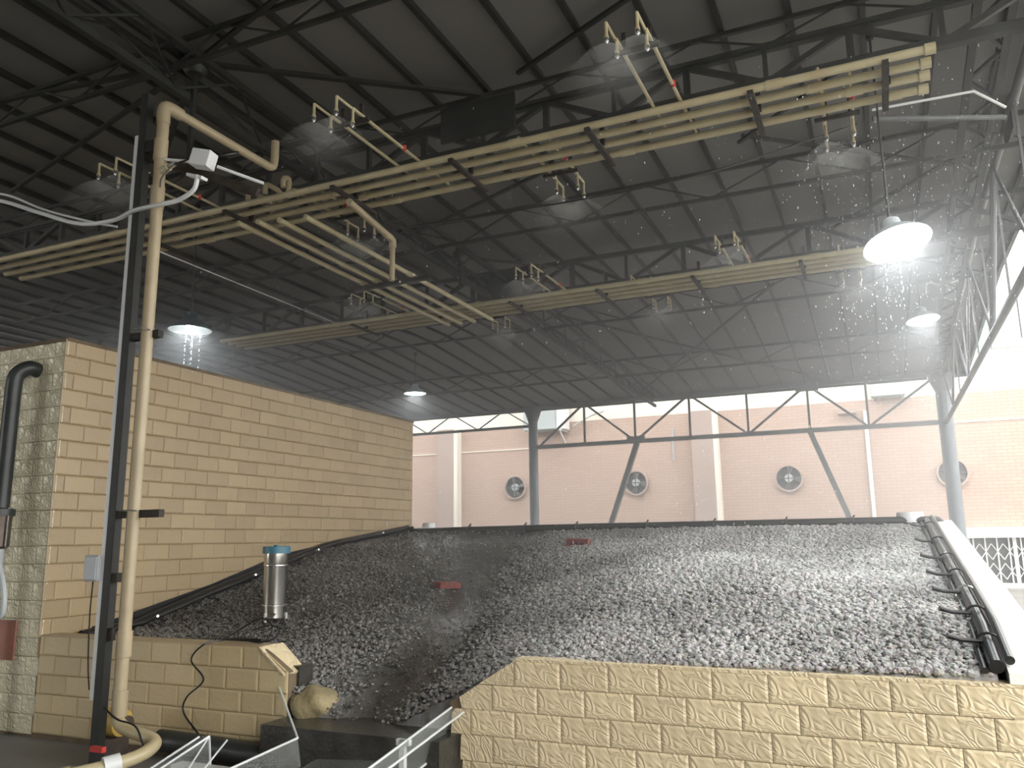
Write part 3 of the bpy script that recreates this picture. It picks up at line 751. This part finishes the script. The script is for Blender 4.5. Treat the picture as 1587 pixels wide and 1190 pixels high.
# ------------------------------------------------------------------ hoses around the bed
def run(pts_fn, ys): return [pts_fn(y) for y in ys]
hr = root('edge_hose', (.40, 7, 0), 'pair of glossy black hoses clipped along the right edge of the soil bed', 'hose')
ysh = np.linspace(4.5, 9.8, 24)
for k, (dx, dz, rr) in enumerate(((.0, .055, .034), (.055, .085, .022), (-.05, .035, .016))):
    MB().tube([(.42+dx, y, RZ(y)+dz) for y in ysh], rr, 10).build('hose', M_BLACK, hr)
for y in (4.75, 5.2, 5.75, 6.35, 7.1, 8.0, 9.1):
    z = RZ(y)
    c = MB().tube([(.40, y, z+.07), (.30, y, z+.075), (.24, y-.02, z+.095)], [.010, .012, .015], 10).build('side_nozzle', M_BLACK, hr)
    MB().tube([(.42+.055*math.cos(a), y+.01*math.sin(a), z+.06+.05*math.sin(a)) for a in np.linspace(0, 2*PI, 13)], .007, 6).build('hose_clip', M_CHROME if y in (5.75,) else M_BLACK, hr)
hb_ = root('edge_hose', (-2.8, 9.76, .1), 'thick black hose along the top back edge of the soil bed', 'hose')
MB().tube([(-5.9, 9.74, .13), (-3.5, 9.74, .145), (.15, 9.74, .15), (.52, 9.76, .15), (.60, 9.80, .08), (.60, 9.84, -.2)], .045, 12).build('hose', M_BLACK, hb_)
for x in (-5.0, -4.2, -3.5, -2.6, -1.8, -1.0, -.3):
    MB().tube([(x, 9.74+.05*math.cos(a), .145+.05*math.sin(a)) for a in np.linspace(0, 2*PI, 11)], .009, 6).tube([(x, 9.74, .19), (x+.02, 9.74, .22)], .01, 6).build('hose_tie', M_BLACK, hb_)
hl = root('edge_hose', (-5.9, 7, -.3), 'thick black hose along the foot of the tall tiled wall', 'hose')
ysl = np.linspace(4.75, 9.7, 20)
MB().tube([(-5.93, y, LZ(y)+.05) for y in ysl], .04, 10).build('hose', M_BLACK, hl)
MB().tube([(-5.85, y, LZ(y)+.06) for y in ysl], .018, 8).build('thin_hose', M_BLACK, hl)
for y in (5.4, 6.6, 7.6, 8.9):
    MB().tube([(-5.84, y, LZ(y)+.06), (-5.78, y-.03, LZ(y)+.08)], .012, 8).build('drip_nozzle', M_CHROME, hl)
MB().poly([(-5.99, 4.9, LZ(4.9)), (-5.99, 9.8, LZ(9.8)), (-5.99, 9.8, LZ(9.8)+.09), (-5.99, 7.2, LZ(7.2)+.13), (-5.99, 6.2, LZ(6.2)+.10), (-5.99, 4.9, LZ(4.9)+.09)], .01, (1, 0, 0)).build('lining_sheet', M_BLACK, hl)
lid = root('metal_lid', (.25, 9.83, .12), 'shiny round metal lid at the top right corner of the soil bed', 'lid')
MB().lathe([(0, .09), (.13, .09), (.135, .06), (.135, -.02)], (.27, 9.83, .15), 20).build('lid_top', M_WHITE, lid)
lid = root('metal_lid', (-5.85, 10.1, .12), 'small pale lid at the back left corner of the soil bed', 'lid')
MB().lathe([(0, .09), (.08, .09), (.09, .06), (.09, -1.57)], (-5.8, 10.05, .16), 20).build('lid_top', M_WHITE, lid)

# ------------------------------------------------------------------ rain gauge and cable
gxx, gyy = -4.63, 5.50; gz = soil_z(gxx, gyy) + .0
gz = -.60
rgz = root('rain_gauge', (gxx, gyy, gz), 'shiny stainless steel rain gauge with a blue rim standing on the soil', 'rain gauge')
MB().lathe([(0, .0), (.095, .0), (.095, .43), (.098, .44), (.098, .45), (.100, .46), (.100, .535)], (gxx, gyy, gz), 36).build('body', M_STAIN, rgz)
for zz in (.10, .42): MB().lathe([(.095, -.008), (.101, -.004), (.101, .004), (.095, .008)], (gxx, gyy, gz+zz), 36).build('band', M_CHROME, rgz)
MB().lathe([(.101, .0), (.112, .0), (.112, .055), (.102, .058), (.098, .05), (.03, .045), (0, .045)], (gxx, gyy, gz+.515), 36).build('rim', M_BLUE, rgz)
MB().lathe([(0, .02), (.025, .02), (.03, 0)], (gxx, gyy, gz+.565), 16).build('cap_knob', M_BLUE, rgz)
for a in (0.5, 2.6, 4.7):
    MB().lathe([(0, -.04), (.014, -.04), (.014, .03), (0, .03)], (gxx+.1*math.cos(a), gyy+.1*math.sin(a), gz+.01), 10).build('foot', M_CHROME, rgz)
cb = MB()
def smooth(pts, n=8):
    P = [Vector(p) for p in pts]; P = [P[0]*2-P[1]] + P + [P[-1]*2-P[-2]]; out = []
    for i in range(1, len(P)-2):
        for k in range(n):
            t = k/n; a, b, c, d = P[i-1], P[i], P[i+1], P[i+2]
            out.append(.5*((2*b) + (c-a)*t + (2*a-5*b+4*c-d)*t*t + (3*b-a-3*c+d)*t**3))
    return out + [P[-2]]
cb.tube(smooth([(-4.60, 5.42, -.56), (-4.50, 5.36, -.56), (-4.42, 5.15, -.57), (-4.28, 4.85, -.62), (-4.02, 4.75, -.57), (-3.90, 4.70, -.60), (-3.93, 4.62, -.66), (-4.1, 4.58, -.655), (-4.25, 4.52, -.655), (-4.32, 4.42, -.68), (-4.40, 4.40, -.78), (-4.28, 4.40, -.90), (-4.42, 4.40, -1.02), (-4.44, 4.40, -1.12), (-4.28, 4.38, -1.24)]), .006, 6)
cb.tube(smooth([(-4.25, 4.52, -.655), (-4.2, 4.62, -.60), (-4.05, 4.66, -.52), (-3.90, 4.62, -.56), (-3.90, 4.55, -.655), (-4.05, 4.52, -.65), (-4.18, 4.53, -.645), (-3.93, 4.55, -.645)]), .006, 6)
cb.build('sensor_cable', M_BLACK, None, 'thin black cable running from the rain gauge down the low wall', 'cable')

# ------------------------------------------------------------------ post, standpipe, conduits
py = 3.95
ps = root('steel_post', (-4.68, py, GZ), 'slim dark square steel post in front of the left walls', 'post')
MB().bbox((-4.735, py-.03, GZ), (-4.665, py+.03, 3.28)).build('shaft', M_STEEL, ps, bevel=.004)
MB().bbox((-4.78, py-.02, GZ+.44), (-4.74, py+.02, 2.96)).build('cable_trunking', M_WHITE, ps)
for z, x1 in ((.20, -4.28), (1.42, -4.40)):
    c = MB().bar((-4.68, py, z), (x1, py, z+.0), .045, .05).build('clamp_arm', M_RUST, ps)
    MB().tube([(-4.49+.05*math.cos(a), py-.08+.05*math.sin(a), z+.02) for a in np.linspace(0, 2*PI, 13)], .004, 6).build('pipe_clip', M_CHROME, c)
MB().bar((-4.68, py, 2.85), (-4.5, py, 2.85), .04, .09).build('clamp_arm', M_RUST, ps)
MB().bbox((-4.66, py-.02, -.24), (-4.62, py+.02, -.18)).build('small_bracket', M_RUST, ps)
MB().box((-4.69, py, -.82+.25), (.12, .03, .08)).build('small_bracket', M_RUST, ps)
sp = root('standpipe', (-4.5, py-.08, GZ), 'tall tan plastic water pipe rising beside the dark post', 'pipe')
yp = py-.03
MB().tube([(-4.50, yp, -1.02), (-4.49, yp, 3.08)], .041, 16).build('riser', M_PVCD, sp)
for z in (-.98, -.62, 2.42, 2.78): MB().tube([(-4.495, yp, z-.08), (-4.495, yp, z+.08)], .048, 16).build('coupling', M_PVCD, sp)
MB().tube(smooth([(-4.49, yp, 2.98), (-4.49, yp, 3.10), (-4.49, yp+.05, 3.13), (-4.49, yp+.15, 3.13)], 4), .047, 16).build('elbow', M_PVCD, sp)
MB().tube(smooth([(-4.49, yp+.1, 3.13), (-4.49, 4.9, 3.14), (-4.49, 5.06, 3.15), (-4.49, 5.10, 3.22), (-4.49, 5.10, 3.40)], 5), .034, 16).build('top_arm', M_PVCD, sp)
MB().tube([(-4.49, yp, 2.60), (-4.38, yp-.02, 2.62)], .028, 12).build('side_tee', M_PVC, sp)
MB().tube([(-4.38, yp-.02, 2.62), (-4.33, yp-.02, 2.63)], .020, 12).build('pressure_sensor', M_CHROME, sp)
MB().tube(smooth([(-4.33, yp-.02, 2.63), (-4.2, yp+.02, 2.66), (-4.0, yp+.1, 2.68), (-3.96, yp+.2, 2.74), (-4.1, yp+.2, 2.76)]), .007, 6).build('sensor_lead', M_BLACK, sp)
MB().tube(smooth([(-4.36, yp-.03, 2.60), (-4.40, yp-.06, 2.52), (-4.42, yp-.05, 2.46)]), .005, 6).build('sensor_lead', M_BLACK, sp)
# angle iron arm and junction box
aa = root('cross_arm', (-4.1, 4.1, 2.6), 'dark angle iron arm carrying the white junction box', 'bracket')
MB().bar((-4.66, 3.96, 2.78), (-3.88, 4.25, 2.47), .05, .06).build('angle_iron', M_RUST, aa)
MB().tube([(-4.45, 3.92, 2.70), (-4.05, 3.95, 2.60)], .012, 8).tube([(-3.98, 3.95, 2.56), (-3.74, 4.15, 2.47)], .012, 8).build('white_conduit', M_WHITE, aa)
jb = root('junction_box', (-4.07, 3.92, 2.5), 'white junction box hanging beside the standpipe near the roof', 'box')
MB().box((-4.08, 3.92, 2.62), (.15, .10, .12), (0, .25, .2)).build('box', M_WHITE, jb, bevel=.008)
MB().box((-4.13, 3.92, 2.50), (.15, .06, .02), (0, .35, 0)).build('tray', M_WHITE, jb)
cd = MB().tube(smooth([(-6.9, 3.98, 2.90), (-6.37, 3.98, 2.78), (-5.85, 3.98, 2.58), (-5.37, 3.98, 2.40), (-5.0, 3.98, 2.36), (-4.69, 3.90, 2.35), (-4.40, 3.88, 2.335), (-4.26, 3.9, 2.35), (-4.13, 3.9, 2.40), (-4.10, 3.9, 2.50)]), .016, 8)
cd.build('conduit', M_WHITE, None, 'white conduit sweeping from the left edge to the junction box', 'conduit')
MB().tube(smooth([(-6.9, 4.03, 2.96), (-6.37, 4.03, 2.85), (-5.85, 4.03, 2.62), (-5.3, 4.03, 2.42), (-5.1, 4.1, 2.37)]), .009, 8).build('conduit', M_WHITE, None, 'thinner white conduit just above the sweeping one at left', 'conduit')
bx = root('control_box', (-4.83, py, -.27), 'pale grey control box fixed low on the dark post', 'box')
MB().box((-4.84, py-.01, -.15), (.13, .07, .17)).build('casing', M_GREYBOX, bx, bevel=.01)
MB().box((-4.84, py-.048, -.15), (.11, .01, .15)).build('lid', M_GREYBOX, bx, bevel=.004)
MB().tube(smooth([(-4.86, py, -.23), (-4.84, py-.02, -.45), (-4.82, py-.02, -.75), (-4.79, py-.02, -.92)]), .005, 6).build('sensor_cable', M_RUST, None, 'thin reddish brown wire dropping from the grey control box', 'cable')
# thin steel wire rope crossing the roof
MB().tube([(-6.96, 6.0, 3.15), (-7.75, 10.5, 3.46)], .007, 6).build('tension_wire', M_GRILLE, None, 'thin pale wire running back under the roof behind the standpipe', 'wire')
MB().tube(smooth([(-3.9, 6.3, 2.95), (-2.6, 6.3, 2.90), (-1.2, 6.5, 3.0), (.1, 7.0, 3.42)]), .008, 6).build('sagging_cable', M_BLACK, None, 'thin dark cable sagging below the nearer pipe bundle', 'cable')

# floor pipes at lower left
fp = root('floor_pipe', (-4.4, 3.8, GZ), 'cream floor pipe with a valve joining the foot of the standpipe', 'pipe')
MB().tube(smooth([(-4.50, yp, -1.00), (-4.50, yp, -1.08), (-4.42, yp, -1.13), (-4.20, yp, -1.17), (-4.14, yp-.05, -1.20), (-4.13, 3.72, -1.23), (-4.24, 3.52, -1.26), (-4.5, 3.2, -1.30)], 6), .040, 14).build('pipe_run', M_PVC, fp)
MB().tube([(-4.16, 3.66, -1.24), (-4.20, 3.58, -1.25)], .055, 16).build('union_nut', M_WHITE, fp)
MB().tube([(-4.30, 3.45, -1.27), (-4.35, 3.39, -1.28)], .05, 16).build('union_nut', M_PVC, fp)
MB().box((-4.30, 3.62, -1.17), (.10, .03, .03)).build('valve_handle', M_RED, fp, label='red valve handle')
ym = root('pump_motor', (-4.82, 4.15, GZ), 'small yellow pump motor on the floor left of the standpipe', 'pump')
MB().tube([(-4.92, 4.15, -1.16), (-4.72, 4.15, -1.16)], .085, 20).build('motor_body', M_YELLOW, ym)
MB().tube([(-4.72, 4.15, -1.16), (-4.67, 4.15, -1.16)], .05, 16).build('shaft_end', M_COUPL, ym)
MB().box((-4.82, 4.15, -1.335), (.18, .14, .17)).build('foot', M_COUPL, ym)
MB().tube([(-4.60, 4.36, -1.30), (-3.1, 4.36, -1.33)], .07, 14).build('drain_pipe', M_DPIPE, None, 'grey drain pipe lying along the foot of the low left wall', 'pipe')
MB().bbox((-4.22, 4.10, GZ), (-3.72, 4.2, GZ+.06)).build('white_strip', M_WHITE, None, 'white plastic strip lying on the floor behind the acrylic chute', 'strip')
MB().tube(smooth([(-4.56, 3.86, -1.0), (-4.44, 3.86, -1.06), (-4.28, 3.86, -1.09), (-4.2, 3.86, -1.2)]), .006, 6).build('sensor_cable', M_BLACK, None, 'thin dark wire looping over the foot of the standpipe', 'cable')

# downpipe on the tall block front
dp = root('drain_downpipe', (-6.45, 4.3, -.1), 'dark grey downpipe with a flanged coupling on the front of the left block', 'pipe')
MB().tube(smooth([(-6.34, 4.46, 1.44), (-6.35, 4.38, 1.45), (-6.39, 4.31, 1.38), (-6.40, 4.30, 1.25)], 5) + [(-6.40, 4.30, .3)], .062, 16).build('pipe', M_DPIPE, dp)
MB().lathe([(.07, 0), (.105, .0), (.105, .05), (.07, .06)], (-6.40, 4.30, .24), 20).build('flange', M_DPIPE, dp)
MB().lathe([(.06, -.26), (.085, -.24), (.085, -.03), (.09, .0), (.09, .02)], (-6.40, 4.30, .24), 20).build('coupling', M_COUPL, dp)
for a in (0, 1.57, 3.14, 4.71): MB().tube([(-6.40+.095*math.cos(a), 4.30+.095*math.sin(a), -.0), (-6.40+.095*math.cos(a), 4.30+.095*math.sin(a), .3)], .008, 6).build('bolt', M_CHROME, dp)
MB().tube([(-6.40, 4.30, -.02), (-6.40, 4.30, GZ)], .055, 16).build('lower_pipe', M_GREYBOX, dp)
MB().tube(smooth([(-6.33, 4.25, -.05), (-6.2, 4.25, -.3), (-6.18, 4.25, -.5), (-6.3, 4.25, -.55)]), .02, 8).build('sensor_cable', M_GREYBOX, None, 'pale cable curling below the flanged coupling', 'cable')
MB().box((-6.36, 4.43, -.72), (.20, .012, .30)).build('wall_plate', M_REDPLATE, None, 'faded red plate low on the front of the left block', 'plate')

# ------------------------------------------------------------------ pipe bundles under the trusses
XE = .60
def bundle(ys_, z, x0, r, word):
    names = ('nearest', 'second', 'third', 'farthest')
    for k, y in enumerate(ys_):
        xe = XE + (.02 if k == 0 else 0)
        pr = root('supply_pipe', (-4, y, z), 'cream supply pipe, %s of the four in the %s roof bundle' % (names[k], word), 'pipe', None)
        MB().tube([(x0, y, z), (xe-.04, y, z)], r, 12).build('pipe', M_PVC, pr)
        MB().tube([(xe-.07, y, z), (xe, y, z)], r*1.28, 12).build('end_cap', M_PVC, pr)
        for i, xc in enumerate((-.45, -2.55, -4.9, -7.3)):
            MB().tube([(xc+.27*k-.06, y, z), (xc+.27*k+.06, y, z)], r*1.22, 12).build('coupling', M_PVC, pr)
    for i, x in enumerate((.30, -.62, -1.90, -3.15, -4.4, -5.7, -7.0)):
        h = root('pipe_hanger', (x, (ys_[0]+ys_[3])/2, z), 'dark bracket under the %s pipe bundle' % word + ', %s from the right' % ('first','second','third','fourth','fifth','sixth','seventh')[i], 'bracket')
        MB().bar((x, ys_[0]-.06, z-r-.02), (x, ys_[3]+.10, z-r-.02), .045, .03).build('cross_bar', M_RUST, h)
        MB().bar((x+.02, ys_[2]-.06, z-r), (x+.02, ys_[2]-.06, 3.5), .035).build('drop_rod', M_RUST, h)
B1 = [5.84, 6.02, 6.20, 6.40]; B2 = [9.84, 10.02, 10.20, 10.40]
bundle(B1, 3.30, -9.6, .031, 'nearer')
bundle(B2, 3.25, -9.6, .031, 'farther')
# mains between the two bundles
for k, (x, lb) in enumerate(((-5.62, 'leftmost'), (-5.42, 'second from left'), (-5.20, 'third from left'), (-4.92, 'rightmost'))):
    m_ = root('main_pipe', (x, 8, 3.13), 'long cream pipe joining the two roof bundles, %s of four' % lb, 'pipe')
    MB().tube([(x, 5.9+.18*k*.3, 3.15), (x, 10.3, 3.15)], .028, 12).build('pipe', M_PVC, m_)
    MB().tube([(x, 8.0, 3.15), (x, 8.14, 3.15)], .034, 12).build('coupling', M_PVC, m_)
MB().bar((-5.8, 8.1, 3.10), (-4.7, 8.1, 3.10), .06, .05).build('cross_beam', M_STEEL, None, 'dark bar carrying the four long pipes between the roof bundles', 'beam')
ve = root('vent_pipe', (-4.5, 6.8, 2.6), 'thick tan pipe with an elbow dropping below the nearer pipe bundle', 'pipe')
MB().tube([(-4.36, 6.0, 3.18), (-4.42, 6.75, 3.12)], .034, 14).build('arm', M_PVCD, ve)
MB().tube(smooth([(-4.42, 6.72, 3.12), (-4.425, 6.86, 3.10), (-4.43, 6.88, 3.02)], 5), .038, 14).build('elbow', M_PVCD, ve)
MB().tube([(-4.43, 6.88, 3.04), (-4.43, 6.88, 2.66)], .028, 14).build('drop', M_PVCD, ve)
el = root('inlet_manifold', (-5.2, 5.6, 3.3), 'tan elbows where the standpipe feeds the nearer pipe bundle', 'manifold')
for k in range(3):
    x = -4.95 - .26*k
    MB().tube(smooth([(x, 5.76+.05*k, 3.34), (x, 5.76+.05*k, 3.42), (x, 5.80+.05*k, 3.45), (x, B1[k], 3.44), (x, B1[k], 3.30)], 5), .026, 12).build('elbow', M_PVCD, el)

# ------------------------------------------------------------------ nozzle clusters
def nozzle_parts(r, x, y, z, length, i):
    t = MB().tube([(x, y, z+length), (x, y, z+.045)], .011, 8).build('drop_tube', M_PVC, r)
    MB().tube([(x, y, z+.055), (x, y, z+.025)], [.012, .019], 10).build('sleeve', M_PVC, t)
    MB().lathe([(0, -.012), (.008, -.012), (.011, .0), (.017, .004), (.017, .028), (0, .028)], (x, y, z), 10).build('nozzle_tip', M_CHROME, t)
def cluster(cx, cy, z, yb, label, front):
    r = root('nozzle_cluster', (cx, cy, z), label, 'nozzles', 'spray nozzle clusters under the roof')
    sgn = -1 if front else 1
    zz = z + .14
    for i, (dx, dy) in enumerate(((-.105, 0), (.105, 0), (-.095, .2*-sgn if front else -.2), (.115, .2 if front else -.2))):
        dy = abs(dy)*(1 if front else -1)
        x, y = cx+dx, cy+dy
        nozzle_parts(r, x, y, z, .14 + .015*(i % 2), i)
        MB().tube([(x, y, zz+.012*(i % 2)), (x+.01, yb[i], zz+.012*(i % 2))], .011, 8).build('feed_tube', M_PVC, r)
        MB().tube([(x+.01, yb[i], zz+.01), (x+.01, yb[i], min(z+.02, zz-.06) if z < yb[0]*0 else zz-.06)], .012, 8).build('riser', M_PVC, r)
    yc = cy + (.34 if front else -.34)
    MB().bar((cx-.17, yc, zz-.02), (cx+.17, yc, zz-.02), .03, .03).build('support_bar', M_RUST, r)
    for dx in (-.08, .1): MB().bar((cx+dx, yc, zz), (cx+dx, yc, zz+.12), .03).build('strap', M_RUST, r)
    va = cy + (.95 if front else -.55)
    MB().lathe([(0, -.03), (.02, -.02), (.02, .02), (0, .03)], (cx+.12, va, zz+.02), 10).build('valve_handle', M_RED, r, label='small red valve handle')
    # the mist leaving the nozzles
    sm = MB()
    for i, (dx, dy) in enumerate(((-.105, 0), (.105, 0), (-.095, .2), (.115, .2))):
        if (i + int(cx*10)) % 4 == 3: continue
        dy = dy if front else -dy
        sm.lathe([(.004, -.012), (.07, -.05), (.15, -.11), (.24, -.21), (.31, -.34)], (cx+dx, cy+dy, z), 20)
    o = sm.build('water_spray', M_SPRAY, r, kind='stuff')
ordn = ['first', 'second', 'third', 'fourth', 'fifth']
for k, x in enumerate((-1.27, -3.63, -5.98)):
    cluster(x, 4.66, 3.20, B1, 'spray nozzle cluster above the nearer pipe bundle, %s from the right' % ordn[k], True)
for k, x in enumerate((-.05, -2.43, -4.80)):
    cluster(x, 6.93, 3.20, B1, 'spray nozzle cluster hanging below the nearer pipe bundle, %s from the right' % ordn[k], False)
for k, x in enumerate((-1.35, -3.82, -6.3)):
    cluster(x, 8.93, 3.22, B2, 'spray nozzle cluster above the farther pipe bundle, %s from the right' % ordn[k], True)
for k, x in enumerate((-.1, -2.6, -5.12)):
    cluster(x, 11.15, 3.20, B2, 'spray nozzle cluster below the farther pipe bundle, %s from the right' % ordn[k], False)

# ------------------------------------------------------------------ pendant lamps
def lamp(x, y, z, R_, tilt, label, dark, power, rod_top, wide=True):
    r = root('pendant_lamp', (x, y, z), label, 'lamp', None, rot=tilt)
    T = Matrix.Translation((x, y, z)) @ Euler(tilt).to_matrix().to_4x4()
    def L_(prof, name, m, n=36):
        b = MB().lathe(prof, (0, 0, 0), n); b.v = [tuple(T @ Vector(v)) for v in b.v]; return b.build(name, m, r)
    L_([(R_, 0), (R_*.93, R_*.10), (R_*.66, R_*.34), (R_*.38, R_*.52), (R_*.32, R_*.58), (R_*.30, R_*.82), (R_*.2, R_*.9), (0, R_*.9),
        ] , 'shade', M_SHADED if dark else M_SHADE)
    L_([(R_*.97, .004), (R_*.90, R_*.09), (R_*.64, R_*.30), (R_*.36, R_*.48)], 'reflector', M_SHADE)
    if dark: L_([(0, R_*.0), (R_*.16, R_*.04), (R_*.20, R_*.2), (R_*.1, R_*.4), (0, R_*.45)], 'bulb', M_LAMP, 20)
    else: L_([(0, .012), (R_*.9, .012), (R_*.94, .02)], 'diffuser', M_LAMP)
    p0 = T @ Vector((0, 0, R_*.87))
    MB().tube([p0, (p0.x, p0.y, rod_top)], .009, 8).build('suspension_rod', M_STEEL, r)
    MB().tube([(p0.x, p0.y, rod_top-.05), (p0.x, p0.y, rod_top)], .03, 10).build('ceiling_cup', M_STEEL, r)
    ld = bpy.data.lights.new('lamp_light', 'AREA'); ld.shape = 'DISK'; ld.size = R_*1.7; ld.energy = power; ld.color = (.9, .97, 1.0)
    lo = bpy.data.objects.new('lamp_light', ld); COL.objects.link(lo); lo.parent = r; lo.location = (0, 0, -.03)
lamp(.29, 6.64, 2.20, .25, (math.radians(-13), math.radians(-11), 0), 'large glowing pendant lamp below the right pipe ends', False, 55, 4.03)
lamp(.87, 14.2, 3.37, .25, (math.radians(-5), math.radians(-5), 0), 'smaller glowing pendant lamp near the right back column', False, 45, ceil_z(14.2))
lamp(-7.22, 6.90, 2.46, .25, (0, 0, 0), 'dark shaded pendant lamp with a bare bulb behind the standpipe', True, 40, 4.03)
lamp(-8.9, 14.8, 3.10, .24, (0, 0, 0), 'most distant small pendant lamp above the tall tiled wall corner', False, 35, ceil_z(14.8))
MB().tube(smooth([(.95, 14.2, 3.80), (1.0, 14.2, 3.98), (1.2, 14.2, 3.90), (1.42, 14.2, 3.96)]), .01, 6).build('lamp_cable', M_GRILLE, None, 'pale cable joining the smaller right lamp to the side truss', 'cable')

# falling drops under the lamps and in the rain
def drops(pts, name, label, r0=.004):
    b = MB()
    for p in pts:
        r_ = r0*random.uniform(.6, 1.5); l = r_*random.uniform(1.5, 4)
        x, y, z = p
        b.add([(x, y, z+l*1.6), (x+r_, y, z), (x-r_*.5, y+r_*.87, z), (x-r_*.5, y-r_*.87, z), (x, y, z-l)],
              [(0,1,2),(0,2,3),(0,3,1),(4,2,1),(4,3,2),(4,1,3)], True)
    b.build(name, M_DROP, None, label, 'water', kind='stuff')
pts = []
for x, y, z in ((.29, 6.64, 2.20), (-7.22, 6.9, 2.46)):
    for s in range(4):
        dx = random.uniform(-.13, .13); dy = random.uniform(-.12, .12)
        for k in range(11):
            pts.append((x+dx+random.uniform(-.004, .004), y+dy, z-.04-.012*k**1.45*(1+.3*s)-random.uniform(0, .02)))
drops(pts, 'lamp_drips', 'strings of bright water drops dripping off the pendant lamps', .0032)
pts = [(random.uniform(-5.6, .4), random.uniform(4.6, 9.6), random.uniform(-.3, 3.1)) for _ in range(2600)]
pts += [(random.uniform(-.3, 1.0), random.uniform(5.2, 8), random.uniform(1.2, 3.0)) for _ in range(900)]
drops(pts, 'artificial_rain', 'fine falling drops of the artificial rain over the soil bed', .0017)

# ------------------------------------------------------------------ mist filling the shed
HAZE = 0.039
hm = bpy.data.materials.new('hanging mist'); hm.use_nodes = True
nt = hm.node_tree; nt.nodes.remove(nt.nodes['Principled BSDF'])
vs_ = nt.nodes.new('ShaderNodeVolumeScatter'); vs_.inputs['Density'].default_value = HAZE; vs_.inputs['Color'].default_value = (.97, .96, .95, 1)
vs_.inputs['Anisotropy'].default_value = 0.35
nt.links.new(vs_.outputs[0], nt.nodes['Material Output'].inputs['Volume'])
MB().bbox((-15, 4.75, GZ+.01), (1.05, 19.9, 3.50)).build('mist', hm, None, 'thin white mist hanging in the air of the shed', 'mist', kind='stuff')

# ------------------------------------------------------------------ lift everything from eye level to ground level
for o in list(COL.objects):
    if o.parent is None and o.type != 'CAMERA': o.location.z += H
